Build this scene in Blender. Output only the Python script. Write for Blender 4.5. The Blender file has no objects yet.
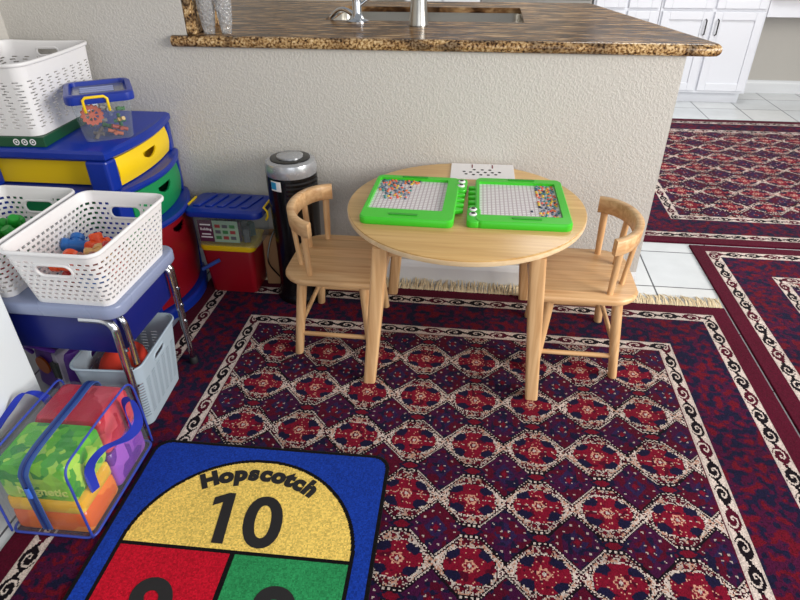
import bpy, bmesh, math, random
import numpy as np
from mathutils import Vector, Matrix, geometry
random.seed(7); rng = np.random.RandomState(11)
C = bpy.context.scene.collection
PI = math.pi
def srgb(r, g, b):
    f = lambda c: (c/255/12.92) if c/255 <= .04045 else ((c/255+.055)/1.055)**2.4
    return (f(r), f(g), f(b), 1)

# ------------------------------------------------------------------ materials
MC = {}
def newmat(name):
    m = bpy.data.materials.new(name); m.use_nodes = True
    nt = m.node_tree; b = nt.nodes['Principled BSDF']
    return m, nt, b
def plastic(name, col, rough=.4, metal=0, bump=0, bscale=200, spec=.5):
    if name in MC: return MC[name]
    m, nt, b = newmat(name)
    b.inputs['Base Color'].default_value = col
    b.inputs['Roughness'].default_value = rough
    b.inputs['Metallic'].default_value = metal
    b.inputs['Specular IOR Level'].default_value = spec
    tc = nt.nodes.new('ShaderNodeTexCoord')
    n = nt.nodes.new('ShaderNodeTexNoise'); n.inputs['Scale'].default_value = bscale
    nt.links.new(tc.outputs['Object'], n.inputs['Vector'])
    mr = nt.nodes.new('ShaderNodeMapRange')
    mr.inputs['To Min'].default_value = max(.02, rough-.06); mr.inputs['To Max'].default_value = min(1, rough+.06)
    nt.links.new(n.outputs['Fac'], mr.inputs['Value']); nt.links.new(mr.outputs['Result'], b.inputs['Roughness'])
    if bump:
        bp = nt.nodes.new('ShaderNodeBump'); bp.inputs['Strength'].default_value = bump; bp.inputs['Distance'].default_value = .004
        nt.links.new(n.outputs['Fac'], bp.inputs['Height']); nt.links.new(bp.outputs['Normal'], b.inputs['Normal'])
    MC[name] = m; return m
def clear(name, col, alpha=.2, rough=.12):
    if name in MC: return MC[name]
    m, nt, b = newmat(name)
    b.inputs['Base Color'].default_value = col; b.inputs['Roughness'].default_value = rough
    tr = nt.nodes.new('ShaderNodeBsdfTransparent'); tr.inputs['Color'].default_value = (.93, .95, .97, 1)
    mx = nt.nodes.new('ShaderNodeMixShader')
    lw = nt.nodes.new('ShaderNodeLayerWeight'); lw.inputs['Blend'].default_value = .35
    mr = nt.nodes.new('ShaderNodeMapRange'); mr.inputs['To Min'].default_value = alpha; mr.inputs['To Max'].default_value = min(1, alpha*3+.08)
    nt.links.new(lw.outputs['Facing'], mr.inputs['Value']); nt.links.new(mr.outputs['Result'], mx.inputs['Fac'])
    nt.links.new(tr.outputs[0], mx.inputs[1]); nt.links.new(b.outputs[0], mx.inputs[2])
    nt.links.new(mx.outputs[0], nt.nodes['Material Output'].inputs['Surface'])
    MC[name] = m; return m
def wood(name, c1, c2, axis='X', rough=.38, plank=0.0):
    m, nt, b = newmat(name)
    tc = nt.nodes.new('ShaderNodeTexCoord'); mp = nt.nodes.new('ShaderNodeMapping')
    s = {'X': (2.2, 46, 46), 'Y': (46, 2.2, 46), 'Z': (46, 46, 2.2)}[axis]
    mp.inputs['Scale'].default_value = s
    nt.links.new(tc.outputs['Object'], mp.inputs['Vector'])
    n = nt.nodes.new('ShaderNodeTexNoise'); n.inputs['Scale'].default_value = 1.6; n.inputs['Detail'].default_value = 5; n.inputs['Distortion'].default_value = .6
    nt.links.new(mp.outputs[0], n.inputs['Vector'])
    cr = nt.nodes.new('ShaderNodeValToRGB'); cr.color_ramp.elements[0].position = .27; cr.color_ramp.elements[1].position = .70
    cr.color_ramp.elements[0].color = c1; cr.color_ramp.elements[1].color = c2
    nt.links.new(n.outputs['Fac'], cr.inputs['Fac'])
    last = cr.outputs['Color']
    if plank:
        sx = nt.nodes.new('ShaderNodeSeparateXYZ'); nt.links.new(tc.outputs['Object'], sx.inputs[0])
        d = nt.nodes.new('ShaderNodeMath'); d.operation = 'DIVIDE'; d.inputs[1].default_value = plank
        nt.links.new(sx.outputs['Y'], d.inputs[0])
        fl = nt.nodes.new('ShaderNodeMath'); fl.operation = 'FLOOR'; nt.links.new(d.outputs[0], fl.inputs[0])
        wn = nt.nodes.new('ShaderNodeTexWhiteNoise'); wn.noise_dimensions = '1D'; nt.links.new(fl.outputs[0], wn.inputs['W'])
        mr = nt.nodes.new('ShaderNodeMapRange'); mr.inputs['To Min'].default_value = .84; mr.inputs['To Max'].default_value = 1.08
        nt.links.new(wn.outputs['Value'], mr.inputs['Value'])
        mm = nt.nodes.new('ShaderNodeMix'); mm.data_type = 'RGBA'; mm.blend_type = 'MULTIPLY'; mm.inputs['Factor'].default_value = 1
        nt.links.new(last, mm.inputs['A']); nt.links.new(mr.outputs['Result'], mm.inputs['B']); last = mm.outputs['Result']
    nt.links.new(last, b.inputs['Base Color']); b.inputs['Roughness'].default_value = rough
    b.inputs['Specular IOR Level'].default_value = .4
    bp = nt.nodes.new('ShaderNodeBump'); bp.inputs['Strength'].default_value = .08; bp.inputs['Distance'].default_value = .002
    nt.links.new(n.outputs['Fac'], bp.inputs['Height']); nt.links.new(bp.outputs['Normal'], b.inputs['Normal'])
    return m
W1, W2 = srgb(198, 148, 98), srgb(232, 192, 142)
wood_x = wood('oak_grain_across', W1, W2, 'X', plank=.062)
wood_top = wood('table_veneer', srgb(206, 160, 98), srgb(228, 188, 124), 'X', rough=.3, plank=.11)
wood_z = wood('oak_grain_upright', W1, W2, 'Z')
wood_edge = wood('table_edge', srgb(222, 190, 145), srgb(240, 215, 175), 'X', rough=.35)

def wallpaint(name, col, strength=.36):
    m, nt, b = newmat(name)
    tc = nt.nodes.new('ShaderNodeTexCoord')
    n = nt.nodes.new('ShaderNodeTexNoise'); n.inputs['Scale'].default_value = 150; n.inputs['Detail'].default_value = 3; n.inputs['Roughness'].default_value = .55
    nt.links.new(tc.outputs['Object'], n.inputs['Vector'])
    cr = nt.nodes.new('ShaderNodeValToRGB'); cr.color_ramp.elements[0].position = .42; cr.color_ramp.elements[1].position = .62
    nt.links.new(n.outputs['Fac'], cr.inputs['Fac'])
    bp = nt.nodes.new('ShaderNodeBump'); bp.inputs['Strength'].default_value = strength; bp.inputs['Distance'].default_value = .0035
    nt.links.new(cr.outputs['Color'], bp.inputs['Height']); nt.links.new(bp.outputs['Normal'], b.inputs['Normal'])
    b.inputs['Base Color'].default_value = col; b.inputs['Roughness'].default_value = .75
    return m
M_wall = wallpaint('textured_wall_paint', srgb(202, 198, 191))
M_wall2 = wallpaint('kitchen_wall_paint', srgb(194, 190, 182), .15)
M_trim = plastic('white_trim_paint', srgb(226, 228, 230), .4)

def tile_mat():
    m, nt, b = newmat('floor_tile')
    tc = nt.nodes.new('ShaderNodeTexCoord'); mp = nt.nodes.new('ShaderNodeMapping')
    mp.inputs['Location'].default_value = (-.735, -2.485, 0); mp.vector_type = 'POINT'
    nt.links.new(tc.outputs['Object'], mp.inputs['Vector'])
    br = nt.nodes.new('ShaderNodeTexBrick'); br.offset = 0; br.squash = 1
    br.inputs['Scale'].default_value = 1; br.inputs['Brick Width'].default_value = .303; br.inputs['Row Height'].default_value = .305
    br.inputs['Mortar Size'].default_value = .0035; br.inputs['Mortar Smooth'].default_value = .2
    br.inputs['Color1'].default_value = srgb(208, 212, 214); br.inputs['Color2'].default_value = srgb(214, 216, 215); br.inputs['Mortar'].default_value = srgb(84, 84, 88)
    nt.links.new(mp.outputs[0], br.inputs['Vector'])
    n = nt.nodes.new('ShaderNodeTexNoise'); n.inputs['Scale'].default_value = 14; n.inputs['Detail'].default_value = 4
    nt.links.new(tc.outputs['Object'], n.inputs['Vector'])
    mr = nt.nodes.new('ShaderNodeMapRange'); mr.inputs['To Min'].default_value = .9; mr.inputs['To Max'].default_value = 1.05
    nt.links.new(n.outputs['Fac'], mr.inputs['Value'])
    mm = nt.nodes.new('ShaderNodeMix'); mm.data_type = 'RGBA'; mm.blend_type = 'MULTIPLY'; mm.inputs['Factor'].default_value = 1
    nt.links.new(br.outputs['Color'], mm.inputs['A']); nt.links.new(mr.outputs['Result'], mm.inputs['B'])
    nt.links.new(mm.outputs['Result'], b.inputs['Base Color'])
    r2 = nt.nodes.new('ShaderNodeMapRange'); r2.inputs['To Min'].default_value = .16; r2.inputs['To Max'].default_value = .7
    nt.links.new(br.outputs['Fac'], r2.inputs['Value']); nt.links.new(r2.outputs['Result'], b.inputs['Roughness'])
    bp = nt.nodes.new('ShaderNodeBump'); bp.invert = True; bp.inputs['Strength'].default_value = .4; bp.inputs['Distance'].default_value = .002
    nt.links.new(br.outputs['Fac'], bp.inputs['Height']); nt.links.new(bp.outputs['Normal'], b.inputs['Normal'])
    return m
M_tile = tile_mat()
def granite_mat(name='brown_granite', top=False):
    m, nt, b = newmat(name)
    tc = nt.nodes.new('ShaderNodeTexCoord')
    def noise(scale, sc, det=4, dist=0):
        mp = nt.nodes.new('ShaderNodeMapping'); mp.inputs['Scale'].default_value = sc
        nt.links.new(tc.outputs['Object'], mp.inputs['Vector'])
        n = nt.nodes.new('ShaderNodeTexNoise'); n.inputs['Scale'].default_value = scale; n.inputs['Detail'].default_value = det; n.inputs['Distortion'].default_value = dist
        nt.links.new(mp.outputs[0], n.inputs['Vector']); return n.outputs['Fac']
    def ramp(src, stops):
        cr = nt.nodes.new('ShaderNodeValToRGB'); e = cr.color_ramp.elements
        e[0].position, e[0].color = stops[0]; e[1].position, e[1].color = stops[-1]
        for p, c in stops[1:-1]:
            q = e.new(p); q.color = c
        nt.links.new(src, cr.inputs['Fac']); return cr.outputs['Color']
    a = ramp(noise(125, (1, 1, 1), 6, .3), [(.34, srgb(46, 32, 24)), (.43, srgb(128, 98, 64)), (.52, srgb(190, 158, 112)), (.64, srgb(226, 206, 170))])
    v = ramp(noise(9, (.8, 3.2, 1), 5, .8), [(.40, srgb(92, 66, 48)), (.50, srgb(196, 172, 140)), (.62, srgb(255, 244, 224))])
    mm = nt.nodes.new('ShaderNodeMix'); mm.data_type = 'RGBA'; mm.blend_type = 'MULTIPLY'; mm.inputs['Factor'].default_value = .75
    nt.links.new(a, mm.inputs['A']); nt.links.new(v, mm.inputs['B'])
    nt.links.new(mm.outputs['Result'], b.inputs['Base Color'])
    if top:
        v2 = ramp(noise(30, (.5, 3.5, 1), 6, .5), [(.36, srgb(78, 58, 44)), (.50, srgb(142, 114, 86)), (.64, srgb(200, 174, 140))])  # streaked brown paints the top's reflections into its colour, along with veining
        mm.inputs['Factor'].default_value = .9; nt.links.new(v2, mm.inputs['A'])
    b.inputs['Roughness'].default_value = .22; b.inputs['Specular IOR Level'].default_value = .05 if top else .3
    return m
M_granite = granite_mat(); M_granite_top = granite_mat('granite_painted_reflection', True)
M_chrome = plastic('chrome', srgb(200, 202, 206), .16, 1)
M_steel = plastic('brushed_steel', srgb(190, 188, 182), .3, 1)
M_white = plastic('white_basket_plastic', srgb(232, 230, 230), .42)
M_blue = plastic('royal_blue_plastic', srgb(12, 46, 150), .32)
M_navy = plastic('navy_desk_plastic', srgb(14, 26, 108), .4)
M_yellow = plastic('yellow_plastic', srgb(250, 210, 20), .35)
M_green = plastic('drawer_green_plastic', srgb(20, 140, 80), .4)
M_red = plastic('red_plastic', srgb(150, 12, 28), .4)
M_black = plastic('gloss_black_plastic', srgb(12, 12, 14), .2)
M_rubber = plastic('black_rubber', srgb(24, 24, 26), .7)
M_desk = plastic('grey_desk_laminate', srgb(136, 146, 176), .28, bscale=6)
M_hamper = plastic('pale_blue_grey_plastic', srgb(168, 184, 196), .45)
M_silver = plastic('silver_plastic', srgb(186, 188, 192), .25, .6)
M_croc = plastic('bright_green_plastic', srgb(62, 198, 40), .35)
M_paper = plastic('white_paper', srgb(236, 232, 232), .6)
M_ink = plastic('black_ink', srgb(22, 20, 22), .8)
M_cab = plastic('white_cabinet_paint', srgb(222, 224, 230), .35)
M_clear = clear('clear_plastic_box', srgb(200, 206, 205), .07)
M_vinyl = clear('clear_vinyl', srgb(225, 230, 236), .02, .08)
M_orange = plastic('orange_plastic', srgb(238, 92, 34), .4)
M_strap = plastic('blue_webbing', srgb(24, 48, 175), .75, bump=.4, bscale=500)
M_pipe = plastic('blue_vinyl_piping', srgb(50, 70, 170), .35)
M_purple = plastic('purple_plastic', srgb(92, 40, 150), .35)

def colattr_mat(name, rough=.95, sheen=.04):
    m, nt, b = newmat(name)
    a = nt.nodes.new('ShaderNodeAttribute'); a.attribute_name = 'yarn'
    tc = nt.nodes.new('ShaderNodeTexCoord')
    n = nt.nodes.new('ShaderNodeTexNoise'); n.inputs['Scale'].default_value = 420; n.inputs['Detail'].default_value = 2
    nt.links.new(tc.outputs['Object'], n.inputs['Vector'])
    mr = nt.nodes.new('ShaderNodeMapRange'); mr.inputs['To Min'].default_value = .7; mr.inputs['To Max'].default_value = 1.3
    nt.links.new(n.outputs['Fac'], mr.inputs['Value'])
    mm = nt.nodes.new('ShaderNodeMix'); mm.data_type = 'RGBA'; mm.blend_type = 'MULTIPLY'; mm.inputs['Factor'].default_value = 1
    nt.links.new(a.outputs['Color'], mm.inputs['A']); nt.links.new(mr.outputs['Result'], mm.inputs['B'])
    nt.links.new(mm.outputs['Result'], b.inputs['Base Color'])
    b.inputs['Roughness'].default_value = rough; b.inputs['Specular IOR Level'].default_value = .05
    b.inputs['Sheen Weight'].default_value = sheen; b.inputs['Sheen Roughness'].default_value = .5
    bp = nt.nodes.new('ShaderNodeBump'); bp.inputs['Strength'].default_value = .6; bp.inputs['Distance'].default_value = .003
    nt.links.new(n.outputs['Fac'], bp.inputs['Height']); nt.links.new(bp.outputs['Normal'], b.inputs['Normal'])
    return m
M_rug = colattr_mat('knotted_wool')
M_matpile = colattr_mat('loop_pile', .95, .05)

# ------------------------------------------------------------------ helpers
def thing(name, label, cat, loc=(0, 0, 0), rz=0, group=None):
    o = bpy.data.objects.new(name, None); C.objects.link(o); o.empty_display_size = .05
    o.location = loc; o.rotation_euler = (0, 0, rz); tag(o, label, cat, group); return o
def tag(o, label, cat, group=None):
    o['label'] = label; o['category'] = cat
    if group: o['group'] = group
    return o
def obj(name, bm, mat, parent=None, smooth=False, bevel=0, label=None, seg=2, ang=40, recalc=True):
    me = bpy.data.meshes.new(name)
    if recalc: bmesh.ops.recalc_face_normals(bm, faces=bm.faces[:])
    bm.to_mesh(me); bm.free()
    me.materials.append(mat)
    o = bpy.data.objects.new(name, me); C.objects.link(o)
    if parent: o.parent = parent
    if smooth:
        for p in me.polygons: p.use_smooth = True
        if smooth != 'all': me.set_sharp_from_angle(angle=math.radians(ang))
    if bevel:
        md = o.modifiers.new('Bevel', 'BEVEL'); md.width = bevel; md.segments = seg; md.limit_method = 'ANGLE'; md.angle_limit = math.radians(35)
    if label: o['label'] = label
    return o
def structure(name, bm, mat, **k):
    o = obj(name, bm, mat, **k); o['kind'] = 'structure'; return o
def B(): return bmesh.new()
def box(bm, x0, x1, y0, y1, z0, z1, M=None):
    v = [bm.verts.new((x, y, z)) for z in (z0, z1) for x, y in ((x0, y0), (x1, y0), (x1, y1), (x0, y1))]
    if M is not None:
        for q in v: q.co = M @ q.co
    for f in ((3, 2, 1, 0), (4, 5, 6, 7), (0, 1, 5, 4), (1, 2, 6, 5), (2, 3, 7, 6), (3, 0, 4, 7)):
        bm.faces.new([v[i] for i in f])
    return bm
def loft(bm, loops, cap0=True, cap1=True, closed=True):
    L = [[bm.verts.new(p) for p in lp] for lp in loops]
    n = len(L[0])
    for a, b in zip(L, L[1:]):
        for i in range(n if closed else n-1):
            j = (i+1) % n
            bm.faces.new((a[i], a[j], b[j], b[i]))
    if cap0: bm.faces.new(L[0][::-1])
    if cap1: bm.faces.new(L[-1])
    return bm
def rr(w, d, r, n=5, cx=0, cy=0):
    out = []
    for sx, sy, a0 in ((1, 1, 0), (-1, 1, PI/2), (-1, -1, PI), (1, -1, 1.5*PI)):
        for k in range(n+1):
            a = a0+k/n*PI/2
            out.append((cx+sx*(w/2-r)+r*math.cos(a), cy+sy*(d/2-r)+r*math.sin(a)))
    return out
def prism(bm, pts, z0, z1):
    return loft(bm, [[(x, y, z0) for x, y in pts], [(x, y, z1) for x, y in pts]])
def rbox(bm, w, d, h, r=.01, e=.004, cx=0, cy=0, z=0, taper=0, n=5):
    """soft-edged box; taper widens the top"""
    loops = []
    for zz, ins, t in ((0, e, 0), (e*.3, e*.3, 0), (e, 0, 0), (h-e, 0, 1), (h-e*.3, e*.3, 1), (h, e, 1)):
        q = taper*t
        loops.append([(x, y, z+zz) for x, y in rr(w-2*ins+q, d-2*ins+q, max(r-ins, .0008), n, cx, cy)])
    return loft(bm, loops)
def ring_prism(bm, outer, inner, z0, z1):
    a = [[bm.verts.new((x, y, z)) for x, y in lp] for lp, z in ((outer, z0), (outer, z1), (inner, z1), (inner, z0))]
    n = len(outer)
    for k in range(4):
        p, q = a[k], a[(k+1) % 4]
        for i in range(n):
            j = (i+1) % n
            bm.faces.new((p[i], p[j], q[j], q[i]))
    return bm
def tube(bm, pts, r, seg=10, closed=False, flat=None):
    """round (or elliptic: flat=(ru, rv)) tube along pts; r may be a list"""
    P = [Vector(p) for p in pts]; n = len(P); loops = []
    up = None
    for i, p in enumerate(P):
        if closed: t = (P[(i+1) % n]-P[i-1])
        else: t = (P[min(i+1, n-1)]-P[max(i-1, 0)])
        t = t.normalized()
        if up is None:
            up = Vector((0, 0, 1)) if abs(t.z) < .9 else Vector((1, 0, 0))
        u = (up-t*up.dot(t)).normalized(); w = t.cross(u); up = u
        ri = r[i] if isinstance(r, (list, tuple)) else r
        ru, rv = flat if flat else (ri, ri)
        loops.append([p+u*ru*math.cos(2*PI*k/seg)+w*rv*math.sin(2*PI*k/seg) for k in range(seg)])
    if closed:
        loops.append(loops[0]); V = [[bm.verts.new(q) for q in lp] for lp in loops[:-1]]
        for a in range(n):
            A, Bq = V[a], V[(a+1) % n]
            for k in range(seg):
                j = (k+1) % seg; bm.faces.new((A[k], A[j], Bq[j], Bq[k]))
        return bm
    return loft(bm, loops)
def lathe(bm, prof, seg=32, cx=0, cy=0, cap=True):
    return loft(bm, [[(cx+r*math.cos(2*PI*k/seg), cy+r*math.sin(2*PI*k/seg), z) for k in range(seg)] for r, z in prof], cap, cap)
def disc(bm, r, h, M, seg=24):
    loops = [[M @ Vector((r*math.cos(2*PI*k/seg), r*math.sin(2*PI*k/seg), z)) for k in range(seg)] for z in (0, h)]
    return loft(bm, loops)
def bez(p0, p1, p2, n=8, p3=None):
    out = []
    for i in range(n+1):
        t = i/n
        if p3 is None: out.append(tuple((1-t)**2*a+2*t*(1-t)*b+t*t*c for a, b, c in zip(p0, p1, p2)))
        else: out.append(tuple((1-t)**3*a+3*t*(1-t)**2*b+3*t*t*(1-t)*c+t**3*d for a, b, c, d in zip(p0, p1, p2, p3)))
    return out
def catmull(pts, n=6):
    P = [Vector(p) for p in pts]; out = []
    for i in range(len(P)-1):
        p0, p1, p2, p3 = P[max(i-1, 0)], P[i], P[i+1], P[min(i+2, len(P)-1)]
        for k in range(n):
            t = k/n
            out.append(.5*((2*p1)+(p2-p0)*t+(2*p0-5*p1+4*p2-p3)*t*t+(3*p1-p0-3*p2+p3)*t**3))
    out.append(P[-1]); return out
def ribbon(bm, pts, width, side, th=.0022):
    """flat strap along pts; side(i) gives the width direction"""
    loops = []
    n = len(pts)
    for i, p in enumerate(pts):
        p = Vector(p); s = Vector(side(i/(n-1))).normalized()*width/2
        t = (Vector(pts[min(i+1, n-1)])-Vector(pts[max(i-1, 0)])).normalized()
        s = s-t*s.dot(t); nn = t.cross(s).normalized()*th/2
        loops.append([p-s-nn, p+s-nn, p+s+nn, p-s+nn])
    return loft(bm, loops)
def text(name, body, size, mat, parent, M, shear=0, offset=0, extrude=.0004, align='CENTER'):
    cu = bpy.data.curves.new(name, 'FONT'); cu.body = body; cu.size = size; cu.shear = shear; cu.offset = offset
    cu.extrude = extrude; cu.align_x = align; cu.resolution_u = 6
    t = bpy.data.objects.new(name, cu); C.objects.link(t)
    bpy.context.view_layer.update()
    me = bpy.data.meshes.new_from_object(t.evaluated_get(bpy.context.evaluated_depsgraph_get()))
    bpy.data.objects.remove(t); me.name = name
    me.transform(M); me.materials.clear(); me.materials.append(mat)
    o = bpy.data.objects.new(name, me); C.objects.link(o); o.parent = parent
    return o
def dup(root, loc, rz, label, group=None, rot=None):
    r = root.copy(); C.objects.link(r); r.location = loc
    r.rotation_euler = rot if rot else (0, 0, rz); r['label'] = label
    if group: r['group'] = group
    for ch in list(root.children):
        c = ch.copy(); C.objects.link(c); c.parent = r
        for g in ch.children:
            d = g.copy(); C.objects.link(d); d.parent = c
    return r
T = Matrix.Translation
def Rz(a): return Matrix.Rotation(a, 4, 'Z')
def Rx(a): return Matrix.Rotation(a, 4, 'X')
def Ry(a): return Matrix.Rotation(a, 4, 'Y')

# ------------------------------------------------------------------ camera
f_, pitch, yaw, roll, hcam = 604.342, .56844, -.13192, -.00673, 1.26082
cp, sp, cy_, sy_ = math.cos(pitch), math.sin(pitch), math.cos(yaw), math.sin(yaw)
fwd = Vector((sy_*cp, cy_*cp, -sp)); right = Vector((cy_, -sy_, 0)); up = right.cross(fwd)
r2 = math.cos(roll)*right+math.sin(roll)*up; u2 = -math.sin(roll)*right+math.cos(roll)*up
cam = bpy.data.cameras.new('camera'); cam.sensor_width = 36; cam.lens = f_/800*36; cam.clip_start = .02
co = bpy.data.objects.new('camera', cam); C.objects.link(co)
Mx = Matrix((( r2.x, u2.x, -fwd.x, 0), (r2.y, u2.y, -fwd.y, 0), (r2.z, u2.z, -fwd.z, hcam), (0, 0, 0, 1)))
co.matrix_world = Mx
bpy.context.scene.camera = co

YW = 2.104; RUGZ = .0065
# ------------------------------------------------------------------ setting
bm = B(); box(bm, -1.8, 5.2, -1.4, 5.6, -.05, 0); structure('floor', bm, M_tile)
bm = B(); box(bm, -1.8, -1.005, YW, YW+.12, 0, 2.45); box(bm, -1.005, .632, YW, YW+.12, 0, .88)
structure('wall_back', bm, M_wall)
bm = B(); box(bm, -1.8, -1.668, -1.4, YW, 0, 2.45)
structure('wall_left', bm, M_wall)
bm = B(); box(bm, -1.8, 5.2, 5.47, 5.6, 0, 2.45); structure('wall_kitchen', bm, M_wall2)
bm = B(); box(bm, -1.92, -1.8, YW+.12, 5.6, 0, 2.45); structure('wall_kitchen_left', bm, M_wall2)
def baseboard(name, pts):
    bm = B()
    a, b = pts
    prof = [(0, 0), (.013, 0), (.013, .075), (.009, .088), (.004, .098), (0, .1)]
    d = (Vector(b)-Vector(a)).normalized(); nrm = Vector((d.y, -d.x, 0))
    loft(bm, [[Vector(p)+nrm*u+Vector((0, 0, v)) for u, v in prof] for p in (a, b)])
    return structure(name, bm, M_trim)
baseboard('baseboard_back', ((-1.655, YW, 0), (.632, YW, 0)))
baseboard('baseboard_left', ((-1.668, -1.4, 0), (-1.668, YW, 0)))
baseboard('baseboard_kitchen', ((2.0, 5.47, 0), (5.2, 5.47, 0)))

# ------------------------------------------------------------------ rugs
def vnoise(x, y, s, seed):
    r = np.random.RandomState(seed); g = r.rand(256, 256)
    X, Y = x/s, y/s
    xi, yi = np.floor(X).astype(int), np.floor(Y).astype(int); fx, fy = X-xi, Y-yi
    fx, fy = fx*fx*(3-2*fx), fy*fy*(3-2*fy)
    q = lambda a, b: g[a % 256, b % 256]
    return (q(xi, yi)*(1-fx)+q(xi+1, yi)*fx)*(1-fy)+(q(xi, yi+1)*(1-fx)+q(xi+1, yi+1)*fx)*fy
def knots(x, y, s, seed):
    r = np.random.RandomState(seed); g = r.rand(512, 512)
    return g[np.floor(x/s).astype(int) % 512, np.floor(y/s).astype(int) % 512]
NAVY, RED, BURG, CREAM, PURP, BLK, TAN = [np.array(srgb(*c)[:3]) for c in
    ((26, 22, 54), (120, 12, 38), (78, 6, 32), (206, 190, 180), (62, 16, 62), (18, 10, 18), (190, 140, 118))]
def scroll(u, v, wid, cell=.078):
    """ u along the border, v across (0..wid): dark S scrolls on cream; returns mask (0 cream 1 dark 2 red)"""
    k = np.floor(u/cell).astype(int); a = (u/cell-k)-.5; b = v/wid-.5
    out = np.zeros(u.shape, int)
    flip = np.where(k % 2 == 0, 1, -1)
    aa = a*flip; r = np.hypot(aa*1.15, b); th = np.arctan2(b, aa*1.15)
    arm = ((r/.36 - th/(2*PI)) % 1.0)
    m = (arm < .74) & (r < .47) & (r > .03)
    tail = (np.abs(b-.62*(np.abs(a)-.5)*np.sign(a)) < .12) & (np.abs(a) > .36)
    out[m | tail] = 1
    out[(out == 1) & (k % 3 == 1)] = 2
    return out
def rugcolor(x, y, x0, x1, y0, y1, ph, seed, py=.187, px=.1675, m0=(.0425, 1.596)):
    n = x.size
    d_edge = np.minimum(np.minimum(x-x0, x1-x), np.minimum(y-y0, y1-y))
    side = np.argmin(np.stack([x-x0, x1-x, y-y0, y1-y]), 0)
    along = np.where(side < 2, y, x)
    kn = knots(x, y, .003, seed); n1 = vnoise(x, y, .018, seed+1); n2 = vnoise(x, y, .05, seed+2); n3 = vnoise(x, y, .012, seed+3)
    c = np.empty((n, 3)); c[:] = BURG
    # plain outer band
    e = d_edge
    c[:] = (BURG*1.05)[None]
    # abstract band between the borders
    v = n1*.55+n3*.45
    band = (e > .103) & (e < .262)
    cc = np.where((v > .62)[:, None], RED*.72, np.where((v < .41)[:, None], NAVY*.9, (PURP*.5+BURG*.5)))
    cc = np.where((kn > .8)[:, None], cc*.5, cc); c[band] = cc[band]
    # white scroll borders
    for a0, wd in ((.058, .043), (.258, .040)):
        mb = (e > a0) & (e < a0+wd)
        s = scroll(along, e-a0, wd)
        cb = np.where((s == 0)[:, None], CREAM, np.where((s == 1)[:, None], BLK, BURG*.9))
        c[mb] = cb[mb]
        ml = (np.abs(e-a0) < .0022) | (np.abs(e-a0-wd) < .0022)
        c[ml] = CREAM*.85
    # medallion field
    fld = e > .304
    gx, gy = (x-m0[0])/px, (y-m0[1])/py
    u, w = gx-np.round(gx), gy-np.round(gy)
    au, aw = np.abs(u), np.abs(w)
    t = np.maximum(aw, aw+.95*au-.13)+.020*(n3-.5)
    step = .02*np.sign(np.sin(au*60))
    el = ((au/.362)**2.2+((aw+step*.2)/.258)**2.2)**(1/2.2)+.10*(n3-.5)
    cf = np.empty((n, 3)); cf[:] = CREAM*.80; cf[au > .36] = CREAM; cf[aw > .27] = CREAM*.66
    vv = n3*.5+kn*.5
    cf = np.where((vv > .66)[:, None], TAN*.75, np.where((vv < .36+.12*(aw > .25))[:, None], BURG*.8, cf))
    cf = np.where((np.hypot(au-.455, aw) < .018)[:, None], BLK, cf)
    cf = np.where(((aw > .28) & (np.hypot(au-.09, aw-.315) < .032))[:, None], RED*.6, cf)
    # lines
    dash = ((np.floor(x/.0062)+np.floor(y/.0062)) % 2 == 0)
    t1, t2, t3, t4 = .383, .402, .430, .448
    L = lambda a, b: (t > a) & (t <= b)
    cf = np.where(L(t1, t2)[:, None], BLK, cf)
    cf = np.where(L(t2, t3)[:, None], np.where(dash[:, None], CREAM*.9, BLK), cf)
    cf = np.where(L(t3, t4)[:, None], BLK, cf)
    # purple diamonds
    dia = t > t4
    du, dw = .5-au, .5-aw
    dd = du/.42+dw/.48
    cd = np.where((n1 > .58)[:, None], BURG*1.0, np.where((n3 < .34)[:, None], NAVY*.8, PURP*.62+BURG*.2))
    cd = np.where(((dd < .40) & (dd > .2) & (n3 > .35))[:, None], NAVY*1.2+PURP*.2, cd)
    cd = np.where((dd < .12)[:, None], RED*.8, cd)
    gu, gv = (du*px/.0185) % 1, (dw*py/.0185) % 1
    dot = (np.hypot(gu-.5, gv-.5) < .16) & (((np.floor(du*px/.0185)+np.floor(dw*py/.0185)) % 2) == 0)
    cd = np.where(dot[:, None] & (kn > .35)[:, None], CREAM*.62, cd)
    # little red blob above and below each medallion
    blob = (au/.13+dw/.075) < 1
    cd = np.where((((au/.2+dw/.115) < 1))[:, None], NAVY*.7, cd)
    cd = np.where(blob[:, None], RED*.75, cd)
    cf = np.where(dia[:, None], cd, cf)
    # medallion
    med = el < 1
    cm = np.where((n3 > .72)[:, None], BURG, RED)
    lobe = (np.hypot((au-.235)/.115, (aw-.165)/.080) < 1+.5*(n3-.5))
    cm = np.where(lobe[:, None], NAVY*.85, cm)
    ro = np.hypot(u*px, w*py)
    flower = (np.abs(ro-.0125-.002*np.cos(6*np.arctan2(w, u))) < .0024)
    cm = np.where(flower[:, None], TAN*1.1, cm)
    cm = np.where((ro < .005)[:, None], CREAM*.8, cm)
    spk = (kn > .955) & (~lobe)
    cm = np.where(spk[:, None], TAN, cm)
    cf = np.where(med[:, None], cm, cf)
    cf = np.where(((el >= 1) & (el < 1.08))[:, None], np.where((kn > .55)[:, None], BLK, CREAM), cf)
    c[fld] = cf[fld]
    c *= (.70+.42*kn)[:, None]
    c *= (.85+.3*vnoise(x, y, .16, seed+9))[:, None]
    return c
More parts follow.
